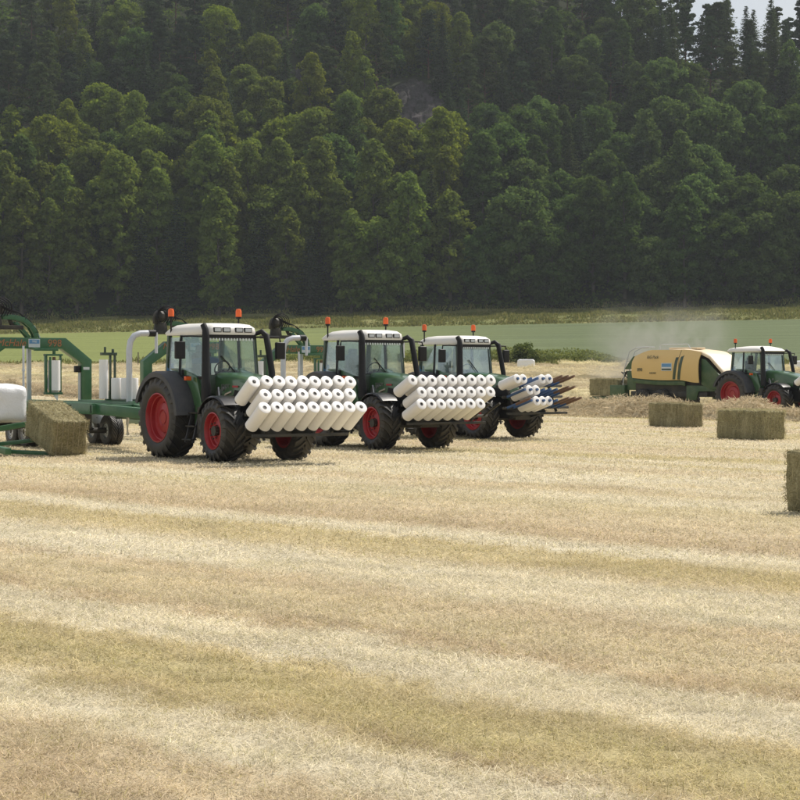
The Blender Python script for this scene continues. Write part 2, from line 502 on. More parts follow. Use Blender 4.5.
def bale_mat():
    t = NT('pressed_hay')
    p = t.obj()
    sx = t.n('ShaderNodeSeparateXYZ'); t.set(sx.inputs[0], p)
    fl = t.noise(t.comb(t.math('MULTIPLY', sx.outputs[0], 7.0), t.math('MULTIPLY', sx.outputs[1], 1.4), t.math('MULTIPLY', sx.outputs[2], 1.4)), 1.0, 4.0, 0.7)
    fi = t.noise(t.comb(t.math('MULTIPLY', sx.outputs[0], 1.5), sx.outputs[1], sx.outputs[2]), 28.0, 4.0, 0.75)
    h = t.math('ADD', t.math('MULTIPLY', fl, 0.45), t.math('MULTIPLY', fi, 0.55))
    c = t.ramp(h, [(0.32, (0.09, 0.080, 0.040)), (0.44, (0.22, 0.195, 0.102)), (0.54, (0.35, 0.31, 0.175)), (0.68, (0.54, 0.49, 0.30))])
    t.pbr(c, 0.95, spec=0.1, normal=t.bump(h, 0.9, 0.05))
    return t.m
M['bale'] = bale_mat()

def wrap_mat():
    t = NT('white_bale_film')
    p = t.obj()
    w = t.noise(t.comb(0.0, 0.0, 0.0), 1.0)
    n = t.noise(p, 5.0, 4.0, 0.65, 1.5)
    t.pbr((0.80, 0.80, 0.80), 0.35, normal=t.bump(n, 0.35, 0.06))
    return t.m
M['wrap'] = wrap_mat()

# ------------------------------------------------------------------ terrain
EDGE = 352.0
def gz(x, y):
    x = np.asarray(x, float); y = np.asarray(y, float)
    z = np.interp(y, [-60, 85, 110, 150, 205, 331, 337, EDGE], [0, 0, 0.25, 1.2, 2.95, 10.2, 11.7, 12.9])
    z = z + x * 0.0190 * smoothstep(190, 340, y)
    up = np.maximum(y - EDGE, 0)
    slope = 0.70 + 0.03 * np.sin(x * 0.021 + 0.6)
    hill = slope * up + 3.2 * vnoise(x / 34, y / 30, 3) * smoothstep(0, 40, up) + 1.2 * vnoise(x / 11, y / 11, 4) * smoothstep(0, 30, up)
    top = 58 + np.maximum(72 - x, 0) * 0.9 + 2.5 * vnoise(x / 15, 0.3, 9)
    k = 6.0
    hill = -k * np.log(np.exp(-np.minimum(hill, 300) / k) + np.exp(-top / k))     # soft minimum: slope, then ridge
    return z + np.where(up > 0, hill, 0)
def gzf(x, y): return float(gz(x, y))

def sheet(name, ys, nx, mat, x_of, z_add=0.0, amp=0.0, kind='structure'):
    ys = np.asarray(ys, float)
    V = []
    for y in ys:
        w = x_of(y)
        xs = np.linspace(-w, w, nx)
        z = gz(xs, np.full(nx, y)) + z_add
        if amp: z = z + amp * vnoise(xs * 0.9, np.full(nx, y * 0.9), 21) * smoothstep(ys[0], ys[0] + 3, y) - (0.05 if y == ys[0] else 0)
        V.append(np.stack([xs, np.full(nx, y), z], 1))
    V = np.concatenate(V)
    i = np.arange(len(ys) - 1)[:, None] * nx + np.arange(nx - 1)[None, :]
    i = i.ravel()
    F = np.stack([i, i + 1, i + nx + 1, i + nx], 1)
    o = link(name, np_mesh(name, V, F, mat, smooth=True))
    tag(o, kind=kind)
    return o

WX = lambda y: 90 + abs(y) * 0.55
sheet('stubble_field', np.concatenate([np.arange(-60, 80, 4.0), np.arange(80, 206, 2.5)]), 90, M['stubble_ground'], WX)
sheet('crop_field', np.arange(205, 332, 3.0), 90, M['crop'], WX, z_add=0.0)
sheet('grass_bank', np.arange(330.5, 353.5, 1.5), 140, M['bank'], WX, amp=0.25)
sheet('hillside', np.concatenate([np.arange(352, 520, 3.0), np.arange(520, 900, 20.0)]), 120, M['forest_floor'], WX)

# ------------------------------------------------------------------ leaf clouds
def cards(P, N, size, aspect=1.0, jitter=0.9, r=None):
    """diamond-shaped leaf faces at P, facing N with some scatter"""
    r = r or rng
    n = len(P)
    N = N + r.normal(0, jitter, (n, 3)); N /= np.linalg.norm(N, axis=1, keepdims=True) + 1e-9
    T = np.cross(N, r.normal(0, 1, (n, 3))); T /= np.linalg.norm(T, axis=1, keepdims=True) + 1e-9
    B = np.cross(N, T)
    s = np.asarray(size).reshape(-1, 1)
    V = np.stack([P - T * s, P - B * s * aspect, P + T * s, P + B * s * aspect * 0.9], 1).reshape(-1, 3)
    F = np.arange(n * 4).reshape(n, 4)
    return V, F

def sphere_pts(n, r):
    v = r.normal(0, 1, (n, 3))
    return v / np.linalg.norm(v, axis=1, keepdims=True)

def trunk_mesh(name, H, r0, limbs, mat, r, top=0.9, bend=0.4):
    mb = MB()
    ph = r.uniform(0, 6)
    P = [(bend * math.sin(ph + t * 2.2) * t, bend * math.cos(ph + t * 2.0) * t, -0.6 + t * (H * top + 0.6)) for t in np.linspace(0, 1, 8)]
    mb.tube(P, [r0 * (1 - 0.93 * t) * (1.25 if t == 0 else 1) for t in np.linspace(0, 1, 8)], 7)
    for (z, L, a, rise) in limbs:
        t = min(z / (H * top), 0.98)
        i = int(t * 7); f = t * 7 - i
        c = Vector(P[i]).lerp(Vector(P[min(i + 1, 7)]), f)
        d = Vector((math.cos(a), math.sin(a), rise))
        mb.tube([c, c + d * L * 0.5 + Vector((0, 0, 0.1 * L)), c + d * L], [r0 * (1 - t) * 0.5 + 0.03, r0 * (1 - t) * 0.3 + 0.02, 0.02], 5)
    return mb.mesh(name, mat, smooth=60)

def crown_from_clumps(name, C, Rr, per, size, mat, r, shade=None, up=0.25, flat=1.0, centre=None):
    Vs, Fs, Ts, off = [], [], [], 0
    for c, rad in zip(C, Rr):
        n = int(per * (rad ** 1.6))
        d = sphere_pts(n, r)
        d[:, 2] = np.where(d[:, 2] < -0.35, -d[:, 2] * 0.6, d[:, 2])
        rr = rad * (0.55 + 0.5 * r.random((n, 1)) ** 0.6)
        P = c + d * rr * np.array([1, 1, flat])
        V, F = cards(P, d + np.array([0, 0, up]), size * r.uniform(0.6, 1.35, n), 0.75, 0.7, r)
        Vs.append(V); Fs.append(F + off); off += len(V)
        Ts.append(np.clip(r.normal(0.5, 0.2, n) + r.normal(0, 0.12), 0, 1))
    return np_mesh(name, np.concatenate(Vs), np.concatenate(Fs), mat, np.concatenate(Ts))

def broadleaf(seed, H, rx, base, nclump, round_, size=0.30, per=62):
    r = np.random.default_rng(seed)
    C, Rr, limbs = [], [], []
    for i in range(nclump):
        t = (i + r.random()) / nclump                   # height through the crown
        z = base + (H - base) * t
        pk = 0.5 if round_ else 0.42
        q = (t - pk) / (1 - pk) if t > pk else (pk - t) / (pk + 0.06)
        env = rx * max(0.0, 1 - q ** (2.3 if round_ else 2.0)) ** (0.5 if round_ else 0.62) * (1 + 0.16 * np.sin(i * 1.7 + seed))
        a = r.uniform(0, 2 * np.pi)
        rho = env * (0.35 + 0.65 * r.random() ** 0.5) * r.uniform(0.8, 1.12)
        rad = r.uniform(0.8, 1.6) * (1.1 if round_ else 0.9)
        C.append(np.array([rho * np.cos(a), rho * np.sin(a), z - rad * 0.4])); Rr.append(rad)
        if i % 6 == 0 and t < 0.85: limbs.append((z - 1.2, max(rho, 0.8) * 0.9, a, 0.5))
    for k in range(6):
        C.append(np.array([r.normal(0, .35), r.normal(0, .35), H - 1.1 - k * 0.4])); Rr.append(0.65)
    return (trunk_mesh('trunk', H, 0.17 + H * 0.007, limbs, M['bark'], r),
            crown_from_clumps('crown', C, Rr, per, size, M['leaf'], r))

def spruce(seed, H, rx):
    r = np.random.default_rng(seed)
    P, N, Sz, limbs = [], [], [], []
    z = 0.8
    while z < H - 0.3:
        t = z / H
        L = rx * (1 - t) ** 0.82 * r.uniform(0.82, 1.15) + 0.22
        nb = max(5, int(11 * (1 - t) + 4))
        a0 = r.uniform(0, 6.3)
        for b in range(nb):
            a = a0 + b * 2 * np.pi / nb + r.normal(0, 0.12)
            Lb = L * r.uniform(0.75, 1.12)
            m = max(4, int(Lb * 6.5))
            s = np.linspace(0.12, 1, m)
            px = np.cos(a) * Lb * s; py = np.sin(a) * Lb * s
            pz = z - 0.32 * Lb * s + 0.18 * Lb * s ** 2.5
            side = r.normal(0, 0.16 + 0.22 * (1 - s) * Lb / rx, m)
            P.append(np.stack([px - np.sin(a) * side, py + np.cos(a) * side, pz + r.normal(0, 0.07, m)], 1))
            N.append(np.tile([np.cos(a) * 0.5, np.sin(a) * 0.5, 1.0], (m, 1)))
            Sz.append(np.full(m, 0.30) * (0.75 + 0.4 * (1 - s)))
        z += 0.42 + 0.22 * (1 - t)
    P = np.concatenate(P); N = np.concatenate(N); Sz = np.concatenate(Sz)
    V, F = cards(P, N, Sz * r.uniform(0.7, 1.3, len(P)), 0.6, 0.45, r)
    crown = np_mesh('crown', V, F, M['needle'], np.clip(r.normal(0.45, 0.22, len(P)), 0, 1))
    return trunk_mesh('trunk', H, 0.24, [], M['bark'], r, 0.97, 0.1), crown

def pine(seed, H, rx, base):
    r = np.random.default_rng(seed)
    C, Rr, limbs = [], [], []
    n = 30
    for i in range(n):
        t = (i + r.random()) / n
        z = base + (H - base) * t
        env = rx * (1 - t * 0.75) * r.uniform(0.45, 1.1)
        a = i * 2.4 + r.normal(0, 0.4)
        limbs.append((z - 0.5, env, a, 0.12))
        for s in (0.45, 0.72, 1.0):
            C.append(np.array([env * s * np.cos(a) + r.normal(0, .25), env * s * np.sin(a) + r.normal(0, .25), z + 0.18 * s * env])); Rr.append(r.uniform(0.55, 1.0))
    for k in range(6):
        C.append(np.array([r.normal(0, .5), r.normal(0, .5), H - 0.7 - 0.35 * k])); Rr.append(0.6)
    return (trunk_mesh('trunk', H, 0.22, limbs, M['pinebark'], r, 0.98, 0.3),
            crown_from_clumps('crown', C, Rr, 120, 0.23, M['needle'], r, up=0.5, flat=0.72))

PROTO = {
    'aspen': [broadleaf(1, 21, 3.2, 2.0, 105, False), broadleaf(2, 23, 3.6, 2.4, 120, False), broadleaf(3, 18, 3.0, 1.6, 88, False)],
    'oak': [broadleaf(11, 17, 5.2, 1.2, 135, True), broadleaf(12, 19, 5.8, 1.5, 155, True), broadleaf(13, 14, 4.4, 1.0, 105, True)],
    'spruce': [spruce(21, 19, 4.3), spruce(22, 15, 3.7)],
    'pine': [pine(31, 17, 3.9, 3.5), pine(32, 18, 4.2, 5.5)],
}
HEIGHT = {'aspen': [21, 23, 18], 'oak': [17, 19, 14], 'spruce': [21, 17], 'pine': [18, 20]}
NICE = {'aspen': 'aspen_tree', 'oak': 'broadleaf_tree', 'spruce': 'spruce_tree', 'pine': 'pine_tree'}
ORD = ['first', 'second', 'third', 'fourth', 'fifth', 'sixth', 'seventh', 'eighth', 'ninth', 'tenth', 'eleventh', 'twelfth',
       'thirteenth', 'fourteenth', 'fifteenth', 'sixteenth', 'seventeenth', 'eighteenth', 'nineteenth', 'twentieth',
       'twenty-first', 'twenty-second', 'twenty-third', 'twenty-fourth', 'twenty-fifth', 'twenty-sixth', 'twenty-seventh',
       'twenty-eighth', 'twenty-ninth', 'thirtieth']
WORD = {'aspen': 'narrow {} aspen', 'oak': 'round {} broadleaf', 'spruce': 'pointed {} spruce', 'pine': 'ragged {} pine'}

def px_of(x, y, z):
    """photograph pixel of a world point (used to leave out trees the photo cannot show)"""
    dz = z - CAM_H
    yc = y * math.cos(PITCH) - dz * math.sin(PITCH)
    zc = y * math.sin(PITCH) + dz * math.cos(PITCH)
    return 400 + FPX * x / yc, 400 - FPX * zc / yc

def plant_tree(kind, v, x, y, s, tint, shade, label):
    tr, cr = PROTO[kind][v]
    o = empty(NICE[kind], (x, y, gzf(x, y) - 0.1), random.uniform(0, 6.28))
    o.scale = (s * random.uniform(0.92, 1.1), s * random.uniform(0.92, 1.1), s)
    link('trunk', tr, o)
    c = link('crown', cr, o)
    c.color = (*tint, 1)
    tag(o, label, 'tree', 'trees of the wood behind the field')

def ground_at(px, py):
    d = np.arange(EDGE, 520, 0.5)
    p = np.array([px_of(ray(px, q), q, gzf(ray(px, q), q))[1] for q in d])
    return float(d[np.argmin(np.abs(p - py))])
ROCKS = [(288, 76, ground_at(288, 76)), (414, 90, ground_at(414, 90))]            # bare rock between the trees: photo column, row, distance
row_ys = [354.5, 361, 368, 375.5, 383.5, 391.5, 399.5, 408, 417, 426.5, 436.5, 447, 458]
ntree = 0
for j, y0 in enumerate(row_ys):
    half = y0 * 400 / FPX + 3.5
    step = 6.3 + 0.12 * j
    xs = np.arange(-half, half, step) + (step / 2 if j % 2 else 0)
    spots = []
    for x in xs:
        x = x + random.uniform(-1.6, 1.6); y = y0 + random.uniform(-2.3, 2.3)
        z = gzf(x, y)
        px, py = px_of(x, y, z + 12)
        ptop = px_of(x, y, z + 3)[1]
        if ptop < -6: continue                       # above the frame
        hide = False
        for rx_, ry_, rd in ROCKS:
            rxw = ray(rx_, rd)
            if abs(x - rxw) < (4.0 if rx_ < 350 else 6) and (-15 if rx_ < 350 else -20) < y - rd < 5: hide = True
        if hide: continue
        spots.append((x, y, px, py))
    spots.sort()
    for i, (x, y, px, py) in enumerate(spots):
        u = random.random()
        left = px < 480
        low = j <= 4
        if j <= 2:
            if left: kind = 'aspen' if u < 0.82 else ('oak' if u < 0.93 else 'spruce')
            else: kind = 'oak' if u < 0.68 else ('aspen' if u < 0.86 else 'spruce')
        elif j <= 6:
            if left: kind = 'oak' if u < 0.48 else ('aspen' if u < 0.80 else ('spruce' if u < 0.93 else 'pine'))
            else: kind = 'oak' if u < 0.42 else ('aspen' if u < 0.62 else ('spruce' if u < 0.85 else 'pine'))
        else:
            kind = 'pine' if u < 0.46 else ('spruce' if u < 0.58 else ('oak' if u < 0.82 else 'aspen'))
        if px > 640 and py < 60: kind = 'pine' if u < 0.55 else 'spruce'
        v = random.randrange(len(PROTO[kind]))
        s = random.uniform(0.85, 1.12) * (1.12 if j <= 1 and left else 1.0) * (0.86 if kind in ('oak', 'aspen') and j > 4 else 1.0)
        if kind in ('oak', 'aspen'):  # leaf colours, with sunlight on the left and shade right put into the tint
            g = random.random()
            if left and j >= 2 and g < 0.33: tint, w = (1.50, 1.42, 0.80), 'yellow-green'
            elif left and g < 0.75: tint, w = (1.3, 1.3, 0.98), 'light green'
            elif g < 0.5: tint, w = (0.95, 1.08, 1.15), 'grey-green'
            else: tint, w = (0.72, 0.86, 0.82), 'deep green'
        else:
            g = random.random()
            tint, w = ((1.0, 1.0, 1.0), 'dark green') if g < 0.6 else ((1.5, 1.35, 1.1), 'olive green')
        lab = WORD[kind].format(w) + ', ' + ORD[i] + ' from the left in ' + ('the front row of the wood' if j == 0 else ORD[j] + ' row up the hill')
        plant_tree(kind, v, x, y, s, tint, 1, lab)
        ntree += 1
print('trees', ntree)

# bushes and saplings under the trees: one mass
def undergrowth():
    r = np.random.default_rng(5)
    n = 76000
    y = EDGE + 1 + r.random(n) ** 1.1 * 128
    x = (r.random(n) * 2 - 1) * (y * 400 / FPX + 5)
    lump = vnoise(x / 3.3, y / 3.3, 12)
    keep = lump > -0.45
    for rx_, ry_, rd in ROCKS:
        keep &= ~((np.abs(x - ray(rx_, rd)) < 5.5) & (np.abs(y - rd + 4) < 10))
    x, y, lump = x[keep], y[keep], lump[keep]
    h = np.clip(0.6 + 2.2 * (lump + 0.25), 0.3, 3.2) * r.random(len(x))
    P = np.stack([x, y, gz(x, y) + h], 1)
    V, F = cards(P, np.tile([0, -0.5, 1.0], (len(x), 1)), r.uniform(0.25, 0.62, len(x)), 0.75, 0.7, r)
    o = link('undergrowth', np_mesh('undergrowth', V, F, M['leaf'], np.clip(r.normal(0.4, 0.2, len(x)), 0, 1)))
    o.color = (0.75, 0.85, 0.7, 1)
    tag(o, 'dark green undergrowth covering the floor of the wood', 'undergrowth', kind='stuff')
undergrowth()

def rock_face(cx, cy, w, d, seed, label):
    """bare rock slab with ledges lying on the slope"""
    nx, ny = 30, 30
    V = []
    for j in range(ny):
        for i in range(nx):
            u, v = i / (nx - 1) * 2 - 1, j / (ny - 1) * 2 - 1
            e = max(0.0, 1 - (u * u + v * v * 0.9 + 0.25 * float(vnoise(u * 3, v * 3, seed))))
            x, y = cx + u * w / 2, cy + v * d / 2
            q_ = 2.2 * float(vnoise(x / 3.1, y / 2.2, seed + 1)) + y * 0.35
            led = -0.9 * (q_ - math.floor(q_))
            V.append((x + 0.3 * float(vnoise(x, y, seed + 4)), y, gzf(x, y) - 0.5 + min(1.0, e * 2.5) * (2.0 + led * 0.9) + 0.25 * float(vnoise(x * 1.3, y * 1.3, seed + 2))))
    F = [(j * nx + i, j * nx + i + 1, (j + 1) * nx + i + 1, (j + 1) * nx + i) for j in range(ny - 1) for i in range(nx - 1)]
    b = len(V)
    mb = MB(); mb.add(V + [(x, y, z - 2.5) for x, y, z in V], F + [tuple(q + b for q in f[::-1]) for f in F])
    o = mb.build('rock_outcrop', M['rock'], None, smooth=0)
    tag(o, label, 'rock')
for (rpx, rpy, rd), w, h, lab in zip(ROCKS, (10, 15), (13, 18), ('smaller grey rock outcrop among trees on the left of the hill', 'larger purplish grey rock outcrop bare of trees above the middle tractor')):
    rock_face(ray(rpx, rd), rd - h * .33, w, h, int(rpx), lab)

# ------------------------------------------------------------------ rough grass, weeds
def tufts(name, n, y0, y1, xr, hmin, hmax, wid, mat, label, seed, lump=0.0, keepf=None, cat='grass'):
    r = np.random.default_rng(seed)
    y = r.uniform(y0, y1, n); x = xr(r.random(n), y)
    if keepf is not None:
        k = keepf(x, y, r); x, y = x[k], y[k]
    n = len(x)
    L = 1.0 + lump * vnoise(x / 2.6, y / 2.6, seed)
    h = r.uniform(hmin, hmax, n) * np.clip(L, 0.15, 2)
    z = gz(x, y) - 0.04
    a = r.uniform(0, 6.28, n); lean = r.normal(0, 0.35, (n, 2)) * h[:, None]
    w = wid * r.uniform(0.6, 1.4, n)
    dx, dy = np.cos(a) * w, np.sin(a) * w
    V = np.stack([np.stack([x - dx, y - dy, z], 1), np.stack([x + dx, y + dy, z], 1),
                  np.stack([x + lean[:, 0] + dx * .25, y + lean[:, 1] + dy * .25, z + h], 1), np.stack([x + lean[:, 0] * .5 - dx, y + lean[:, 1] * .5 - dy, z + h * .6], 1)], 1).reshape(-1, 3)
    F = np.arange(n * 4).reshape(n, 4)
    o = link(name, np_mesh(name, V, F, mat, np.clip(r.normal(0.5, 0.28, n), 0, 1)))
    tag(o, label, cat, kind='stuff')
    return o
tufts('bank_grass', 52000, 331, 354, lambda u, y: (u * 2 - 1) * (y * .2117 + 6), 0.22, 0.62, 0.11, M['grass'], 'rough yellow-green grass along the bank below the wood', 41, 0.7)
tufts('field_margin', 9000, 203.5, 209, lambda u, y: (u * 2 - 1) * (y * .2117 + 5), 0.25, 0.7, 0.10, M['grass'], 'thin strip of grass between the stubble and the crop', 42, 0.6)

def weeds():
    """tall weeds at the far end of the hay field, from behind the tractors to the baler"""
    r = np.random.default_rng(43)
    n = 22000
    y = r.uniform(205.5, 211.0, n)
    px = r.uniform(272, 628, n)
    x = ray(px, y)
    top = np.interp(px, [272, 300, 420, 520, 590, 628], [0.9, 1.2, 1.35, 1.5, 1.25, 0.25]) * (1 + 0.25 * vnoise(x / 1.7, y / 1.7, 44))
    h = top * r.random(n) ** 0.7
    P = np.stack([x, y, gz(x, y) + h], 1)
    V, F = cards(P, np.tile([0, -0.3, 1.0], (n, 1)), r.uniform(0.07, 0.17, n), 0.55, 0.8, r)
    o = link('tall_weeds', np_mesh('tall_weeds', V, F, M['bush'], np.clip(r.normal(0.5, 0.25, n), 0, 1)))
    tag(o, 'strip of tall green weeds along the far edge of the hay', 'weeds', kind='stuff')
weeds()

def bush(px, d, h, w, seed, label):
    r = np.random.default_rng(seed)
    x = ray(px, d)
    o = empty('round_bush', (x, d, gzf(x, d)))
    C = [np.array([r.normal(0, w * .22), r.normal(0, w * .22), h * r.uniform(0.2, 0.75)]) for _ in range(26)]
    Rr = [w * r.uniform(.14, .24) for _ in C]
    me = crown_from_clumps('foliage', C, Rr, 320, 0.10, M['leaf'], r)
    f = link('foliage', me, o); f.color = (0.95, 1.0, 0.9, 1)
    mb = MB()
    for k in range(5):
        a = k * 1.26
        mb.tube([(0, 0, -.1), (.15 * math.cos(a), .15 * math.sin(a), h * .3), (.4 * math.cos(a), .4 * math.sin(a), h * .65)], [.05, .035, .012], 5)
    mb.build('stem', M['bark'], o)
    tag(o, label, 'bush')
bush(524, 207, 2.6, 2.9, 51, 'dark round bush standing above the weeds over the white bale')

# ------------------------------------------------------------------ loose hay rows
def ridge(name, u0, a0, a1, w, h, seed, label, ncard):
    """one raked row: a lumpy ridge with loose strands over it; u0 = its offset, a0..a1 along the row"""
    r = np.random.default_rng(seed)
    c, s = math.cos(AW), math.sin(AW)
    n = int((a1 - a0) / 0.35); m = 9
    aa = np.linspace(a0, a1, n)
    A, K = np.meshgrid(aa, np.linspace(-1, 1, m), indexing='ij')
    wob = 0.5 * vnoise(A / 5, A * 0, seed) + 0.25 * vnoise(A / 1.3, A * 0, seed + 1)
    ww = w * (1 + 0.3 * vnoise(A / 2.2, A * 0 + 3, seed + 2))
    U = u0 + wob + K * ww / 2
    hh = h * np.clip(1 + 0.65 * vnoise(A / 2.4, K * 1.5, seed + 3) + 0.22 * vnoise(A / 0.6, K * 3, seed + 4), 0.1, 2.5)
    X = U * c + A * s; Y = U * s - A * c
    Z = gz(X, Y) + hh * (1 - K ** 2) ** 0.8 - 0.05
    V = np.stack([X, Y, Z], 2).reshape(-1, 3)
    i = (np.arange(n - 1)[:, None] * m + np.arange(m - 1)[None, :]).ravel()
    F = np.stack([i, i + 1, i + m + 1, i + m], 1)
    t = np.clip(0.40 + 0.75 * vnoise(A[:-1, :-1].ravel() * 1.1, K[:-1, :-1].ravel() * 3, seed + 5), -0.35, 1)
    ia = r.random(ncard) * (n - 2); ik = r.random(ncard) * (m - 2)
    P = V.reshape(n, m, 3)[ia.astype(int), ik.astype(int)] + r.normal(0, 0.16, (ncard, 3)) * np.array([1, 1, 0.45]) + np.array([0, 0, 0.08])
    V2, F2 = cards(P, np.tile([0, -0.2, 1.0], (ncard, 1)), r.uniform(0.07, 0.20, ncard), 0.11, 0.8, r)
    Vt = np.concatenate([V, V2]); Ft = np.concatenate([F, F2 + len(V)])
    o = link(name, np_mesh(name, Vt, Ft, M['hay'], np.concatenate([t, np.clip(r.normal(0.5, 0.32, ncard) + 0.4 * vnoise(P[:, 0] / 1.5, P[:, 1] / 1.5, seed), -0.4, 1)]), smooth=True))
    tag(o, label, 'hay', 'raked hay rows across the far field', 'stuff')

def row_span(u0):
    """part of the row at offset u0 that lies inside the picture"""
    c, s = math.cos(AW), math.sin(AW)
    a = np.arange(-230, 60, 1.0)
    x = u0 * c + a * s; y = u0 * s - a * c
    k = (np.abs(x) < y * 0.2117 + 3) & (y < 204) & (y > 40)
    return (a[k].min(), a[k].max()) if k.any() else None
rows = [70.3, 82.5, 88.5, 94.5, 100.0, 106.5, 112.5, 119.0, 125.5, 132.0, 139.0, 146.0, 154.0, 162.0]
for q, u0 in enumerate(rows):
    sp = row_span(u0)
    if sp is None: continue
    a0, a1 = sp
    big = u0 < 71
    ridge('hay_row', u0, a0 - (0 if big else 0), a1, 3.6 if big else 2.4, 0.58 if big else random.uniform(0.26, 0.44), 60 + q,
          'raked row of dry hay, ' + ORD[q] + ' beyond the stubble counted from the camera', 64000 if big else 8500)

def litter():
    r = np.random.default_rng(77)
    n = 60000
    y = 70 + r.random(n) * 134; x = (r.random(n) * 2 - 1) * (y * .2117 + 3)
    u = x * math.cos(AW) + y * math.sin(AW)
    k = (u > 69 + r.normal(0, 3, n)) & (vnoise(x / 2.5, y / 2.5, 78) > -0.2)
    x, y = x[k], y[k]
    P = np.stack([x, y, gz(x, y) + 0.05 + 0.12 * r.random(len(x))], 1)
    V, F = cards(P, np.tile([0, 0, 1.0], (len(x), 1)), r.uniform(0.06, 0.17, len(x)), 0.14, 0.5, r)
    o = link('hay_litter', np_mesh('hay_litter', V, F, M['hay'], np.clip(r.normal(0.5, 0.25, len(x)), 0, 1)))
    tag(o, 'loose hay scattered between the raked rows', 'hay', kind='stuff')
litter()

# ------------------------------------------------------------------ stubble and straw in the foreground
def stubble():
    r = np.random.default_rng(99)
    Vs, Fs, Ts, off = [], [], [], 0
    for d0, d1, dens, L, w, lie in ((7.5, 13, 6200, 0.040, 0.0022, 0.86), (13, 21, 3200, 0.042, 0.0032, 0.86), (21, 36, 850, 0.046, 0.0052, 0.84),
                                    (36, 62, 260, 0.05, 0.0088, 0.84), (62, 92, 80, 0.06, 0.014, 0.84), (92, 135, 24, 0.07, 0.022, 0.7)):
        area = .2117 * (d1 ** 2 - d0 ** 2) * 1.06
        n = int(area * dens)
        y = np.sqrt(r.uniform(d0 ** 2, d1 ** 2, n)); x = (r.random(n) * 2 - 1) * (y * .2117 + 0.4)
        cl = vnoise(x / 0.23, y / 0.23, 5) + 0.6 * vnoise(x / 0.9, y / 0.9, 6)
        k = cl > r.normal(-0.9, 0.6, n)
        x, y = x[k], y[k]; n = len(x)
        ly = r.random(n) < lie
        a = r.uniform(0, 6.28, n)
        el = np.where(ly, r.uniform(0.0, 0.45, n), r.uniform(0.6, 1.4, n))
        ln = L * np.where(ly, r.uniform(0.7, 2.2, n), r.uniform(0.5, 1.5, n))
        z = np.where(ly, r.uniform(0.004, 0.035, n), -0.004)
        D = np.stack([np.cos(a) * np.cos(el), np.sin(a) * np.cos(el), np.sin(el)], 1) * ln[:, None]
        W = np.stack([-np.sin(a), np.cos(a), np.zeros(n)], 1) * (w * r.uniform(0.6, 1.5, n))[:, None]
        W = np.where((r.random(n) < 0.5)[:, None], W, np.stack([np.ones(n), np.zeros(n), np.zeros(n)], 1) * w)
        P = np.stack([x, y, z + gz(x, y)], 1)
        V = np.stack([P - W, P + W, P + D * 1.0 + W * 0.35, P + D * 1.0 - W * 0.35], 1).reshape(-1, 3)
        Vs.append(V); Fs.append(np.arange(n * 4).reshape(n, 4) + off); off += n * 4
        Ts.append(r.random(n))
    o = link('stubble', np_mesh('stubble', np.concatenate(Vs), np.concatenate(Fs), M['blade'], np.concatenate(Ts)))
    tag(o, 'short dry stubble and scattered straw covering the cut field', 'stubble', kind='stuff')
    print('stubble blades', off // 4)
stubble()

# ------------------------------------------------------------------ bales
def bale_mesh(seed, L, W, H):
    """pressed bale: long axis x, slightly bulging, flaked, with loose strands"""
    r = np.random.default_rng(seed)
    bm = bmesh.new()
    bmesh.ops.create_cube(bm, size=1.0)
    bmesh.ops.subdivide_edges(bm, edges=bm.edges[:], cuts=17, use_grid_fill=True)
    for v in bm.verts:
        x, y, z = v.co * 2
        # rounded edges
        q = Vector((x, y, z))
        k = 0.09
        e = [max(0, abs(c) - (1 - k)) for c in (x, y, z)]
        ln = math.sqrt(sum(t * t for t in e))
        if ln > k * 0.7:
            f = (k * 0.9) / max(ln, k * 0.9)
            q = Vector([math.copysign(min(abs(c), 1 - k) + t * f, c) for c, t in zip((x, y, z), e)])
        p = Vector((q.x * L / 2, q.y * W / 2, q.z * H / 2))
        fl = mnoise.noise(Vector((p.x * 8 + seed, p.y * 1.3, p.z * 1.3))) * 0.034
        lu = mnoise.noise(Vector((p.x * 2 + seed, p.y * 3, p.z * 3))) * 0.042 + mnoise.noise(Vector((p.x * 14, p.y * 14 + seed, p.z * 14))) * 0.012
        d = Vector((q.x * 0.5, q.y, q.z)); d = d.normalized() if d.length > 1e-6 else Vector((0, 0, 1))
        p += d * (fl + lu)
        if abs(q.z) > 0.8:                       # grooves pressed in by the twine
            g = math.cos(q.y * math.pi * 5.5)
            p.z -= math.copysign(0.014 * max(0, g), q.z)
        v.co = p + Vector((0, 0, H / 2 + 0.01))
    me = bpy.data.meshes.new('hay_body')
    bm.to_mesh(me); bm.free()
    me.polygons.foreach_set('use_smooth', [True] * len(me.polygons))
    me.materials.append(M['bale'])
    # strands
    n = 5200
    f = r.integers(0, 3, n); sgn = np.where(r.random(n) < 0.5, -1, 1)
    sgn = np.where((f == 2) & (r.random(n) < 0.8), 1, sgn)
    P = r.uniform(-1, 1, (n, 3)); P[np.arange(n), f] = sgn * 1.0
    N = np.zeros((n, 3)); N[np.arange(n), f] = sgn
    P = P * np.array([L / 2, W / 2, H / 2]) * 1.0 + N * 0.015 + np.array([0, 0, H / 2 + 0.012])
    V, F = cards(P, N, r.uniform(0.02, 0.085, n), 0.08, 0.9, r)
    V[:, 2] = np.maximum(V[:, 2], 0.004)
    return me, np_mesh('strands', V, F, M['balehay'], np.clip(r.normal(0.5, 0.25, n), 0, 1))

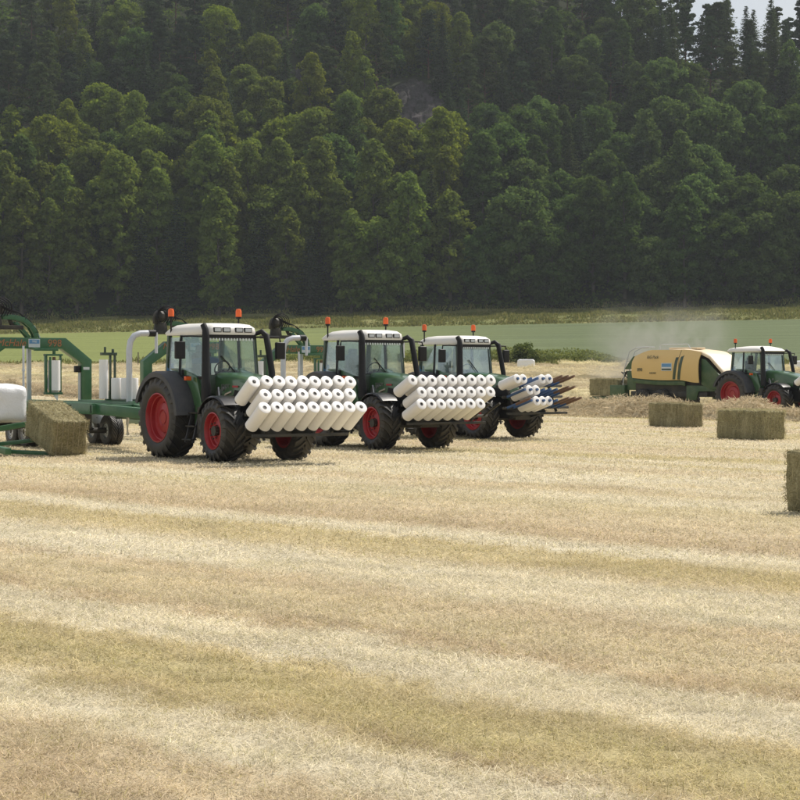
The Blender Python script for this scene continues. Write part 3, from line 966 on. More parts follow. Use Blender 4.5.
def twine_mesh(L, W, H):
    mb = MB()
    for k in range(6):
        y = (-0.5 + (k + 0.5) / 6) * W * 0.94
        a, b, z0, z1 = -L / 2 - .012, L / 2 + .012, 0.004, H + .018
        mb.tube([(a, y, z0 + .04), (a, y, z1 - .05), (a + .05, y, z1), (b - .05, y, z1), (b, y, z1 - .05), (b, y, z0 + .04)], 0.006, 4)
    return mb.mesh('twine', M['twine'], smooth=0)

BALE_KIT = [(*bale_mesh(s, 2.1, 0.92, 0.92), twine_mesh(2.1, 0.92, 0.92)) for s in (3, 8)]
def hay_bale(x, y, heading, label, kit=0, z=None, pitch=0.0, group='square hay bales lying on the stubble'):
    """heading = degrees from towards-the-camera to the right, like the machines"""
    o = empty('hay_bale', (x, y, gzf(x, y) if z is None else z), R(heading - 90))
    o.rotation_euler = (0, R(pitch), R(heading - 90))
    b, s, t = BALE_KIT[kit]
    link('hay_body', b, o); link('loose_strands', s, o); link('twine', t, o)
    tag(o, label, 'hay bale', group)
    return o
hay_bale(ray(804, 27.3) + 0.98, 27.9, 40, 'nearest hay bale, cut off by the right edge of the picture', 0)
hay_bale(ray(752, 59.6), 59.8, 37, 'long hay bale on the stubble in front of the far tractor', 1)
hay_bale(ray(676, 73.5), 73.6, 35, 'hay bale on the stubble in front of the yellow baler', 0)
hay_bale(ray(54, 47.9) - .05, 48.3, 30, 'hay bale tipped up on the loading arms beside the nearest wrapper', 1, z=0.24, pitch=13, group=None)

def wrapped_bale(x, y, z, heading, L, W, H, label, name='wrapped_bale'):
    bm = bmesh.new()
    bmesh.ops.create_cube(bm, size=1.0)
    bmesh.ops.subdivide_edges(bm, edges=bm.edges[:], cuts=13, use_grid_fill=True)
    for v in bm.verts:
        q = v.co * 2
        p6 = (abs(q.x) ** 7 + abs(q.y) ** 7 + abs(q.z) ** 7) ** (1 / 7)
        m = max(abs(q.x), abs(q.y), abs(q.z))
        q = q * (m / p6)
        p = Vector((q.x * L / 2, q.y * W / 2, q.z * H / 2))
        p += q.normalized() * (mnoise.noise(p * 2.5 + Vector((x, 0, 0))) * 0.04 + mnoise.noise(p * 9) * 0.010)
        v.co = p + Vector((0, 0, H / 2))
    me = bpy.data.meshes.new(name); bm.to_mesh(me); bm.free()
    me.polygons.foreach_set('use_smooth', [True] * len(me.polygons))
    o = link(name, me, None, M['wrap'])
    o.location = (x, y, z); o.rotation_euler = (0, 0, R(heading - 90))
    tag(o, label, 'wrapped bale')
    return o
wrapped_bale(ray(526, 192), 192, gzf(ray(526, 192), 192) - 0.05, 80, 1.75, 1.0, 1.0, 'small white wrapped bale far out on the hay field')

# ------------------------------------------------------------------ wheels
def tyre_mesh(Rr, W, rim_r, lugs):
    mb = MB()
    rb = Rr - 0.05
    prof = [(rim_r, W * .40), (rim_r + .04, W * .46), ((rim_r + rb) / 2, W * .52), (rb - .09, W * .50), (rb - .02, W * .42), (rb, W * .2), (rb, 0)]
    prof = prof + [(r_, -y_) for r_, y_ in prof[-2::-1]]
    mb.lathe(prof, 48, 'y')
    for side in (-1, 1):
        for k in range(lugs):
            a0 = 2 * math.pi * (k + (0.5 if side > 0 else 0)) / lugs
            rings = []
            for t in (0.0, 0.35, 0.7, 0.92, 1.0):
                y = side * (0.01 + t * (W * 0.5))
                a = a0 + 0.34 * t ** 0.85 * (0.9 / Rr)
                top = Rr - (0.0 if t < 0.8 else (0.03 if t < 0.95 else 0.13))
                bot = rb - (0.02 if t < 0.8 else (0.06 if t < 0.95 else 0.17))
                wd = (0.028 + 0.022 * t) / Rr
                rings.append([(r_ * math.cos(a + s_), y, r_ * math.sin(a + s_)) for r_, s_ in ((bot, -wd * 1.25), (top, -wd), (top, wd), (bot, wd * 1.25))])
            mb.loft(rings)
    return mb.mesh('tyre', M['rubber'], smooth=30)

def rim_mesh(rr, W, mat, deep=0.1):
    mb = MB()
    o = W * 0.43
    mb.lathe([(rr, -o), (rr + .015, -o - .012), (rr - .015, -o - .02), (rr - .035, -o + .02), (rr - .05, -o + .09), (rr - .075, -o + .10), (rr - .09, -deep),
              (rr * .66, -deep + .03), (rr * .60, -deep - .02), (rr * .34, -deep - .05), (rr * .30, -deep - .02), (0.02, -deep - .02)], 40, 'y')
    mb.lathe([(rr, o), (rr + .015, o + .012), (rr - .03, o), (rr - .05, -.0), (rr * .6, -deep + .05), (0.02, -deep + .05)], 40, 'y')
    return mb.mesh('rim', mat, smooth=40)

def hub_mesh(r_, y0, y1, mat, bolts=10, br=0.2):
    mb = MB()
    mb.cyl((0, y0, 0), (0, y1, 0), r_, r_ * .85, 20)
    for k in range(bolts):
        a = 2 * math.pi * k / bolts
        mb.cyl((br * math.cos(a), y0 + .04, br * math.sin(a)), (br * math.cos(a), y0 - .0, br * math.sin(a)), 0.016, n=6)
    return mb.mesh('wheel', mat, smooth=35)

def add_wheel(parent, kit, x, y, z, right=True, spin=0.0, steer=0.0):
    hub, ty, ri = kit
    w = link('wheel', hub, parent)
    w.location = (x, y, z)
    w.rotation_euler = (0, spin, (0 if right else math.pi) + steer)
    link('tyre', ty, w); link('rim', ri, w)
    return w
REAR = (hub_mesh(.15, -.14, -.05, M['red'], 10, .24), tyre_mesh(1.0, .68, .60, 22), rim_mesh(.60, .68, M['red'], 0.10))
FRONT = (hub_mesh(.12, -.23, -.05, M['chassis'], 8, .19), tyre_mesh(.74, .56, .43, 20), rim_mesh(.43, .56, M['red'], 0.08))
TRAIL = (hub_mesh(.07, -.20, -.05, M['chassis'], 8, .13), tyre_mesh(.46, .40, .31, 26), rim_mesh(.315, .40, M['silver_rim'], 0.15))
BALER_W = (hub_mesh(.12, -.2, -.05, M['chassis'], 8, .18), tyre_mesh(.58, .52, .32, 22), rim_mesh(.32, .52, M['chassis'], 0.07))

# ------------------------------------------------------------------ text
def lettering(txt, size, mat, parent, M4, name='lettering', shear=0.0, extrude=0.004):
    cu = bpy.data.curves.new(name, 'FONT')
    cu.body = txt; cu.size = size; cu.extrude = extrude; cu.shear = shear; cu.align_x = 'CENTER'; cu.align_y = 'CENTER'
    cu.offset = 0.0
    tmp = bpy.data.objects.new(name, cu)
    me = bpy.data.meshes.new_from_object(tmp)
    bpy.data.objects.remove(tmp); bpy.data.curves.remove(cu)
    me.materials.clear(); me.materials.append(mat)
    o = link(name, me, parent)
    o.matrix_local = M4
    return o
def basis(origin, right, up):
    r_ = Vector(right).normalized(); u = Vector(up).normalized(); n = r_.cross(u)
    return Matrix(((r_.x, u.x, n.x, origin[0]), (r_.y, u.y, n.y, origin[1]), (r_.z, u.z, n.z, origin[2]), (0, 0, 0, 1)))

def rrect(x, hw, z0, z1, rad, n=4):
    """rounded-top ring across y at station x"""
    pts = [(x, -hw, z0), (x, -hw, z1 - rad)]
    for i in range(1, n + 1):
        a = math.pi / 2 * i / n
        pts.append((x, -hw + rad * (1 - math.cos(a)) * 1.0, z1 - rad + rad * math.sin(a)))
    pts += [(q[0], -q[1], q[2]) for q in pts[::-1]]
    return pts

# ------------------------------------------------------------------ tractor (x forward, y left, z up, origin under the rear axle)
def make_tractor(variant=0):
    T = empty('tractor')
    g = M['green']
    # chassis, axles, gearbox
    mb = MB()
    mb.box(-.75, .5, -.34, .34, .62, 1.42); mb.box(.5, 3.55, -.27, .27, .66, 1.25)
    mb.cyl((0, -.9, 1.0), (0, .9, 1.0), .19, n=14); mb.box(-.3, .3, -.5, .5, .75, 1.25)
    mb.box(2.55, 2.9, -.75, .75, .60, .84); mb.cyl((2.72, -.95, .74), (2.72, .95, .74), .12, n=10)
    mb.box(3.4, 3.75, -.33, .33, .62, 1.1)
    mb.box(-1.15, -.7, -.12, .12, .45, .62); mb.bar((-.7, .4, .75), (-1.45, .45, .55), .07, .10); mb.bar((-.7, -.4, .75), (-1.45, -.45, .55), .07, .10)
    mb.build('chassis', M['chassis'], T, bevel=.02)
    # engine details seen between bonnet and wheel
    mb = MB()
    for (x, z, r_) in ((1.75, 1.62, .09), (2.0, 1.48, .075), (1.95, 1.72, .05), (2.25, 1.42, .06)):
        mb.cyl((x, -.30, z), (x, -.53, z), r_, n=12)
    mb.tube([(1.7, -.48, 1.35), (1.9, -.52, 1.42), (2.1, -.5, 1.6), (2.3, -.46, 1.66)], .035, 8)
    mb.tube([(1.72, -.5, 1.75), (1.82, -.54, 1.6), (1.85, -.52, 1.4)], .03, 8)
    mb.build('engine_pipes', M['steel'], T)
    mb = MB(); mb.box(1.6, 3.3, -.40, .40, 1.15, 1.62); mb.build('engine_block', M['black'], T, bevel=.03)
    # bonnet
    mb = MB()
    st = [(1.50, .47, 1.58, 2.12), (2.1, .47, 1.50, 2.09), (2.8, .455, 1.42, 2.00), (3.35, .43, 1.30, 1.88), (3.66, .40, 1.22, 1.76), (3.82, .36, 1.20, 1.62)]
    if variant == 1:
        st = [(1.50, .50, 1.60, 2.16), (2.1, .50, 1.52, 2.12), (2.8, .49, 1.44, 2.00), (3.45, .46, 1.30, 1.82), (3.85, .42, 1.15, 1.64), (4.0, .38, 1.12, 1.50)]
    mb.loft([rrect(x, w, a, b, .17) for x, w, a, b in st])
    hood = mb.build('bonnet', g, T, bevel=.0, smooth=40)
    mb = MB(); nx = st[-1][0]
    mb.box(nx, nx + .03, -.30, .30, 1.06, st[-1][3] - .18)
    for k in range(6): mb.box(nx + .03, nx + .045, -.28, .28, 1.10 + k * .055, 1.125 + k * .055)
    mb.build('grille', M['black'], hood)
    for s in (-1, 1):
        mb = MB()
        mb.prism([(2.35, 1.48), (3.5, 1.32), (3.55, 1.56), (2.45, 1.70)], 'y', s * .462, s * .474)
        mb.build('side_vent', M['black'], hood)
        mb = MB(); mb.box(2.36, 2.62, s * .478, s * .486, 1.755, 1.80)
        mb.build('badge', M['badge'], hood)
        for q in (-1, 1):
            pass
    lettering('FENDT', .13, M['steel'], hood, basis((2.02, -.482, 1.78), (1, 0, 0), (0, 0, 1)))
    for s in (-1, 1):
        mb = MB(); mb.cyl((nx - .04, s * .24, 1.46), (nx + .035, s * .24, 1.44), .075, n=14)
        mb.build('headlight', M['lamp_glass'], hood)
    # rear fenders: grey outer mudguard and green inner panel
    for s in (-1, 1):
        mb = MB(); rings = []
        for i in range(19):
            a = R(4 + i * 8.7)
            c, d = math.cos(a), math.sin(a)
            r0, r1 = 1.10, 1.15
            rings.append([(c * r0, s * .60, 1.0 + d * r0), (c * r1, s * .60, 1.0 + d * r1), (c * r1, s * 1.27, 1.0 + d * r1),
                          (c * (r1 - .03), s * 1.32, 1.0 + d * (r1 - .03)), (c * (r0 - .10), s * 1.32, 1.0 + d * (r0 - .10)), (c * (r0 - .10), s * 1.30, 1.0 + d * (r0 - .10)), (c * r0, s * 1.28, 1.0 + d * r0)])
        mb.loft(rings)
        mb.build('rear_fender', M['grey_plastic'], T, smooth=40)
        mb = MB()
        pts = [(math.cos(R(a)) * 1.16, 1.0 + math.sin(R(a)) * 1.16) for a in range(-8, 100, 9)]
        mb.prism(pts + [(-.1, 2.22), (.55, 2.22), (1.25, 2.0), (1.5, 1.35), (1.45, 1.02)], 'y', s * .60, s * (.84))
        mb.build('fender_panel', g, T, bevel=.02)
        # front fender
        mb = MB(); rings = []
        for i in range(13):
            a = R(48 + i * 8.6)
            c, d = math.cos(a), math.sin(a)
            rings.append([(2.72 + c * q, s * y, .74 + d * q) for q, y in ((.80, .72), (.825, .72), (.835, .97), (.825, 1.22), (.79, 1.25), (.78, 1.24), (.80, 1.20))])
        mb.loft(rings)
        mb.bar((2.72, s * .72, 1.56), (2.72, s * .5, .9), .06, .06)
        mb.build('front_fender', M['gloss_black'], T, smooth=40)
    add_wheel(T, REAR, 0, -.95, 1.0, True, 0.1); add_wheel(T, REAR, 0, .95, 1.0, False, .4)
    add_wheel(T, FRONT, 2.72, -.97, .74, True, 0.2, R(-3)); add_wheel(T, FRONT, 2.72, .97, .74, False, .7, R(-3))
    # tank with steps, right and left
    for s in (-1, 1):
        mb = MB(); mb.box(1.12, 1.92, s * .40, s * .80, .62, 1.30)
        mb.build('fuel_tank', M['grey_plastic'], T, bevel=.05, seg=3)
        ld = MB()
        for x in (1.16, 1.52): ld.bar((x, s * .86, 1.32), (x + .02, s * 1.10, .42), .035, .06)
        lo = ld.build('ladder', M['grey_plastic'], T)
        for z, y in ((1.12, .92), (.80, 1.0), (.48, 1.09)):
            mb = MB(); mb.box(1.12, 1.56, s * (y - .08), s * (y + .09), z, z + .035); mb.build('step', M['chassis'], lo, bevel=.008)
        mb = MB(); mb.box(1.60, 1.78, s * .82, s * 1.02, .55, 1.28); mb.build('tool_box', M['chassis'], T, bevel=.02)
    # cab
    mb = MB()
    mb.box(-.42, 1.48, -.70, .70, 1.36, 1.62)
    mb.prism([(1.30, 1.6), (1.52, 1.6), (1.52, 2.06), (1.36, 2.06)], 'y', -.68, .68)
    mb.box(-.42, -.30, -.68, .68, 1.6, 2.0)
    mb.build('cab_base', M['dgreen'], T, bevel=.02)
    A0, A1 = (1.50, .74, 1.60), (1.38, .70, 3.03)
    B0, B1 = (.42, .85, 1.95), (.42, .80, 3.03)
    C0, C1 = (-.42, .74, 1.95), (-.30, .74, 3.03)
    for s in (-1, 1):
        f = lambda p: (p[0], s * p[1], p[2])
        mb = MB(); mb.bar(f(A0), f(A1), .075, .075); mb.build('front_pillar', M['dgreen'], T, bevel=.015)
        mb = MB(); mb.bar(f(B0), f(B1), .06, .06); mb.build('door_pillar', M['black'], T, bevel=.01)
        mb = MB(); mb.bar(f(C0), f(C1), .10, .10); mb.build('rear_pillar', M['dgreen'], T, bevel=.015)
        dr = MB()
        dr.add([f((1.47, .755, 1.66)), f((.45, .865, 1.98)), f((.45, .815, 2.98)), f((1.38, .72, 2.98)), f((1.47, .745, 1.66)), f((.45, .855, 1.98)), f((.45, .805, 2.98)), f((1.38, .71, 2.98))],
               [(0, 1, 2, 3), (7, 6, 5, 4), (0, 4, 5, 1), (1, 5, 6, 2), (2, 6, 7, 3), (3, 7, 4, 0)])
        dg = dr.build('door_glass', M['glass'], T, smooth=0)
        mb = MB(); mb.bar(f((1.44, .765, 1.98)), f((.47, .87, 2.02)), .03, .07); mb.box(.58, .66, s * .865, s * .905, 2.06, 2.18); mb.build('door_handle', M['black'], dg)
        rq = MB()
        rq.add([f((.39, .86, 2.0)), f((-.40, .765, 2.0)), f((-.29, .755, 2.98)), f((.39, .81, 2.98)), f((.39, .85, 2.0)), f((-.40, .755, 2.0)), f((-.29, .745, 2.98)), f((.39, .80, 2.98))],
               [(0, 1, 2, 3), (7, 6, 5, 4), (0, 4, 5, 1), (1, 5, 6, 2), (2, 6, 7, 3), (3, 7, 4, 0)])
        rq.build('quarter_window', M['glass'], T, smooth=0)
    mb = MB()
    mb.add([(1.53, -.70, 2.08), (1.53, .70, 2.08), (1.43, .66, 2.93), (1.43, -.66, 2.93), (1.52, -.70, 2.08), (1.52, .70, 2.08), (1.42, .66, 2.93), (1.42, -.66, 2.93)],
           [(0, 1, 2, 3), (7, 6, 5, 4), (0, 4, 5, 1), (1, 5, 6, 2), (2, 6, 7, 3), (3, 7, 4, 0)])
    ws = mb.build('windscreen', M['glass'], T, smooth=0)
    mb = MB(); mb.bar((1.56, .05, 2.12), (1.50, -.30, 2.52), .02, .025); mb.build('wiper', M['black'], ws)
    mb = MB()
    mb.box(-.44, -.43, -.68, .68, 2.0, 2.95); mb.build('rear_window', M['glass'], T, smooth=0)
    mb = MB(); mb.box(1.36, 1.50, -.68, .68, 2.93, 3.05); hd = mb.build('header_band', M['black'], T, bevel=.01)
    mb = MB()
    for k in range(15): mb.box(1.502, 1.510, -.62 + k * .083, -.575 + k * .083, 2.885, 2.945)  # row of small white tabs along the lower edge of the header
    mb.build('white_tabs', M['paper'], hd, smooth=0)
    # roof
    def ring(x0, x1, w0, w1, z): return [(x0, -w0, z), (x0 + .12, -w0 - .05, z), (x1 - .25, -w1 - .03, z), (x1 - .04, -w1 + .05, z), (x1, -w1 + .16, z), (x1, w1 - .16, z), (x1 - .04, w1 - .05, z), (x1 - .25, w1 + .03, z), (x0 + .12, w0 + .05, z), (x0, w0, z)]
    mb = MB()
    if variant == 0:
        mb.loft([ring(-.44, 1.53, .76, .70, 3.03), ring(-.47, 1.55, .78, .71, 3.09), ring(-.32, 1.53, .72, .69, 3.20), ring(-.15, 1.42, .62, .61, 3.28), ring(.1, 1.2, .45, .45, 3.315)])
    else:
        mb.loft([ring(-.60, 1.52, .82, .76, 3.05), ring(-.62, 1.56, .84, .78, 3.10), ring(-.50, 1.40, .80, .72, 3.21), ring(-.3, 1.15, .66, .62, 3.27), ring(.4, .95, .40, .40, 3.33)])
    rf = mb.build('roof', M['white'], T, smooth=50)
    if variant == 0:
        for k in range(4):
            y = -.50 + k * .25 + (.10 if k > 1 else 0) - .03
            mb = MB(); mb.box(1.50, 1.562, y - .005, y + .215, 3.085, 3.205); wl = mb.build('work_light', M['black'], rf, bevel=.012)
            mb = MB(); mb.box(1.562, 1.570, y + .02, y + .19, 3.105, 3.188); mb.build('lens', M['lamp_glass'], wl)
    # beacons
    for (x, y, zb) in ((-.12, -.80, 3.16), (.62, .70, 3.24)):
        mb = MB(); mb.cyl((x, y, zb - .06), (x, y, 3.47), .022, n=8); mb.cyl((x, y, 3.45), (x, y, 3.50), .065, n=14); st_ = mb.build('beacon_stalk', M['black'], T)
        mb = MB(); mb.lathe([(.001, 3.50), (.075, 3.50), (.075, 3.64), (.055, 3.69), (.001, 3.70)], 16, 'z', (x, y, 0)); mb.build('beacon', M['beacon'], st_, smooth=50)
    # exhaust, air intake
    mb = MB()
    mb.tube([(1.66, -.80, 1.42), (1.66, -.80, 1.75), (1.64, -.80, 1.9), (1.62, -.79, 3.0), (1.60, -.79, 3.14), (1.52, -.80, 3.26)], [.125, .125, .105, .09, .08, .075], 14)
    mb.build('exhaust', M['black'], T, smooth=50)
    mb = MB()
    mb.tube([(1.38, .74, 3.06), (1.50, .84, 3.12), (1.62, .90, 3.02), (1.70, .93, 2.6), (1.80, .96, 2.1), (1.86, .92, 1.75), (1.85, .7, 1.55)], [.05, .07, .08, .08, .08, .08, .07], 12)
    mb.build('air_intake', M['black'], T, smooth=50)
    # mirrors
    for s in (-1, 1):
        mb = MB(); mb.tube([(1.42, s * .72, 2.98), (1.46, s * 1.1, 2.99), (1.46, s * 1.38, 2.98), (1.46, s * 1.40, 2.86)], .022, 8); am = mb.build('mirror_arm', M['black'], T)
        mb = MB(); mb.box(1.40, 1.50, s * 1.40 - .13, s * 1.40 + .13, 2.44, 2.86); mb.build('mirror', M['black'], am, bevel=.03, seg=3)
    # plate and indicator on the rear fender
    mb = MB(); mb.box(-.36, -.34, -.79, -.61, 2.1, 2.34); mb.build('sticker', M['sticker'], T)
    mb = MB(); mb.box(1.02, 1.10, -1.06, -.90, 1.92, 2.02); mb.build('indicator', M['beacon'], T, bevel=.01)
    # inside
    mb = MB(); mb.box(.0, .52, -.26, .26, 1.62, 1.98)
    seat = mb.build('seat', M['seat'], T, bevel=.06, seg=3)
    mb = MB(); mb.box(-.10, .06, -.25, .25, 1.95, 2.62); mb.box(-.08, .03, -.15, .15, 2.62, 2.80); mb.build('backrest', M['seat'], seat, bevel=.05, seg=3)
    mb = MB(); mb.tube([(1.30, 0, 1.7), (1.05, 0, 2.18)], .05, 8); mb.box(1.2, 1.36, -.30, .30, 1.9, 2.14); con = mb.build('dashboard', M['black'], T, bevel=.02)
    mb = MB(); c = Vector((1.02, 0, 2.22)); e1 = Vector((0, 1, 0)); e2 = Vector((.5, 0, .86)).normalized()
    mb.tube([c + (e1 * math.cos(a) + e2 * math.sin(a)) * .2 for a in np.linspace(0, 2 * math.pi, 25)], .018, 6, caps=False); mb.build('steering_wheel', M['black'], con)
    mb = MB(); mb.box(.10, .60, -.50, -.34, 2.0, 2.08); mb.box(.52, .58, -.56, -.34, 2.1, 2.32); mb.build('armrest', M['seat'], seat, bevel=.02)
    return T

ROW_N = {0: [9, 8, 9], 1: [9, 8, 9], 2: [9, 8, 9], 3: [9, 8, 9]}
PITCH_Y = 0.325
def rack_frame(tilt, pitch=PITCH_Y, lean=None):
    lean = tilt if lean is None else lean
    a = Vector((math.cos(tilt), 0, math.sin(tilt))); b = Vector((math.sin(lean), 0, -math.cos(lean)))
    E0 = Vector((4.78, 0, 1.92))
    slots = {}
    for row, n in enumerate((9, 8, 9)):
        for k in range(n):
            slots[row, k] = E0 + b * (.37 * row) + Vector((0, (k - (n - 1) / 2) * pitch, 0))
    return a, b, E0, slots

def add_rack(T, tilt, rodmat, rod_len=0.80, rr=.030, pitch=PITCH_Y, lean=None, shift=0.0):
    """front rack with three rows of rods that carry the film rolls"""
    a, b, E0, slots = rack_frame(tilt, pitch, lean)
    if shift:
        slots = {k: p + Vector((0, shift, 0)) for k, p in slots.items()}
    back = 0.80
    mb = MB()
    for row, hw in enumerate((1.42, 1.30, 1.42)):
        c = E0 + b * (.37 * row) - a * back
        mb.bar(c + Vector((0, -hw, 0)), c + Vector((0, hw, 0)), .07, .07, tuple(a))
    for y in (-.9, -.35, .35, .9):
        p0 = E0 - a * (back + .06) - b * .10; p1 = E0 - a * (back + .06) + b * .86
        mb.bar(p0 + Vector((0, y, 0)), p1 + Vector((0, y, 0)), .07, .06, (0, 1, 0))
    p1 = E0 - a * (back + .06) + b * .80
    for y in (-.38, .38):
        mb.bar((3.6, y, .72), (p1.x + .05, y, p1.z - .05), .08, .12)
        mb.bar((3.7, y * .6, 1.05), (p1.x - .1, y * .6, p1.z + .25), .06, .08)
    mb.bar((p1.x + .1, -1.30, p1.z - .10), (p1.x + .1, 1.30, p1.z - .10), .07, .07)
    rk = mb.build('roll_rack', M['chassis'], T, bevel=.008)
    m0 = MB(); m0.tube([Vector((0, 0, 0)), a * (rod_len + .0)], rr, 10)
    me = m0.mesh('rod', rodmat)
    m1 = MB(); m1.tube([a * (rod_len - .42), a * (rod_len + .015), a * (rod_len + .24)], [rr + .004, rr + .004, rr - .004], 10)
    mt = m1.mesh('rod_tip', M['brown'])
    for (row, k), p in slots.items():
        o = link('rod', me, rk); o.location = p - a * back
    return rk, slots, a, mt

def roll_mesh():
    mb = MB(); L, r1, r0 = .75, .152, .040
    mb.lathe([(r0, 0), (r0 + .004, 0), (r1 - .012, 0), (r1, .008), (r1, L - .008), (r1 - .012, L), (r0 + .012, L)], 28, 'x')
    film = mb.mesh('film_roll', M['film'], smooth=50)
    mc = MB(); mc.lathe([(r0 + .013, L + .004), (r0 - .004, L + .004), (r0 - .004, L - .12), (r0 - .004, .01), (r0 + .013, .01)], 20, 'x')
    return film, mc.mesh('core', M['core'], smooth=50)
ROLL, CORE = roll_mesh()
def place_roll(T, p_end, a, label, group):
    """roll whose outer end is at p_end in tractor space, pushed on a rod along a"""
    Mx = T.matrix_basis
    o = link('film_roll', ROLL)
    q = a.to_track_quat('X', 'Z').to_matrix().to_4x4()
    jit = random.uniform(-.02, .015)
    o.matrix_world = Mx @ Matrix.Translation(p_end - a * (.75 - jit)) @ q @ Matrix.Rotation(random.uniform(0, 6.28), 4, 'X')
    link('core', CORE, o)
    tag(o, label, 'film roll', group)

def heading(deg): return Vector((math.sin(R(deg)), -math.cos(R(deg)), 0)), Vector((-math.cos(R(deg)), -math.sin(R(deg)), 0))
def tractor_origin(px, py, deg, wb=2.72, ty=.97):
    """rear-axle origin of a tractor whose near front tyre touches the ground at photograph pixel px, py"""
    d = CAM_H * FPX / (py - 373.0)
    h, r_ = heading(deg)
    return Vector((ray(px, d), d, 0)) - h * wb - r_ * ty
TH = 35
TP = make_tractor(0)
THS = [35, 35, 40]
POS = [tractor_origin(222, 462.3, TH), tractor_origin(379, 450.0, TH), Vector((1.49, 62.6, 0))]
TLAB = ['nearest green tractor, front rack full of white film rolls, red wheels', 'middle green tractor of the three parked with film rolls in front',
        'third parked green tractor, front rack half empty with bare blue rods']
RANK = ['nearest', 'middle', 'third']
TR = []
for i in range(3):
    T = copy_tree(TP) if i else TP
    TR.append(T)
for i, T in enumerate(TR):
    T.location = POS[i]; T.rotation_euler = (0, 0, R(THS[i] - 90))
    tag(T, TLAB[i], 'tractor', 'parked tractors with film racks')
    T.matrix_basis  # evaluated from loc/rot
TILT = [R(36), R(26), R(17)]
LEAN = [R(37), R(31), R(24)]
RODS = [M['chassis'], M['chassis'], M['blue']]
ROWW = ['top', 'middle', 'bottom']
for i, T in enumerate(TR):
    rk, slots, a, tipm = add_rack(T, TILT[i], RODS[i], 0.80 if i < 2 else 0.86, .030 if i < 2 else .040, PITCH_Y if i < 2 else .275, LEAN[i], 0 if i < 2 else -.15)
    if i == 0: have = set(slots)
    elif i == 1: have = set(s for s in slots if s not in ((2, 7), (2, 8)))
    else: have = {(0, 0), (0, 1), (0, 4), (0, 5), (1, 1), (1, 2), (2, 2), (2, 3), (2, 4)}
    cnt = {}
    for s in sorted(slots):
        if s in have:
            cnt[s[0]] = cnt.get(s[0], 0) + 1
            place_roll(T, slots[s], a, 'white film roll, ' + ORD[cnt[s[0]] - 1] + ' from left in ' + ROWW[s[0]] + ' row of the ' + RANK[i] + ' tractor rack',
                       'film rolls on the front racks')
        elif i == 2 and (s[1] >= 6 or s == (2, 0)):
            o = link('rod_tip', tipm, rk); o.location = slots[s] - a * .80

# blue jacket over the seat of the nearest tractor
mb = MB()
mb.loft([[(x, y, 2.36 + .03 * math.sin(y * 9) + dz) for y, dz in ((-.30, -.02), (-.30, .10), (-.1, .15), (.12, .12), (.32, .10), (.32, -.02))] for x in (.02, .10, .22, .30)])
jk = mb.build('jacket', M['jacket'], None, bevel=.02, smooth=60)
jk.location = POS[0]; jk.rotation_euler = (0, 0, R(TH - 90))
tag(jk, 'blue jacket over the seat inside the nearest tractor cab', 'jacket')

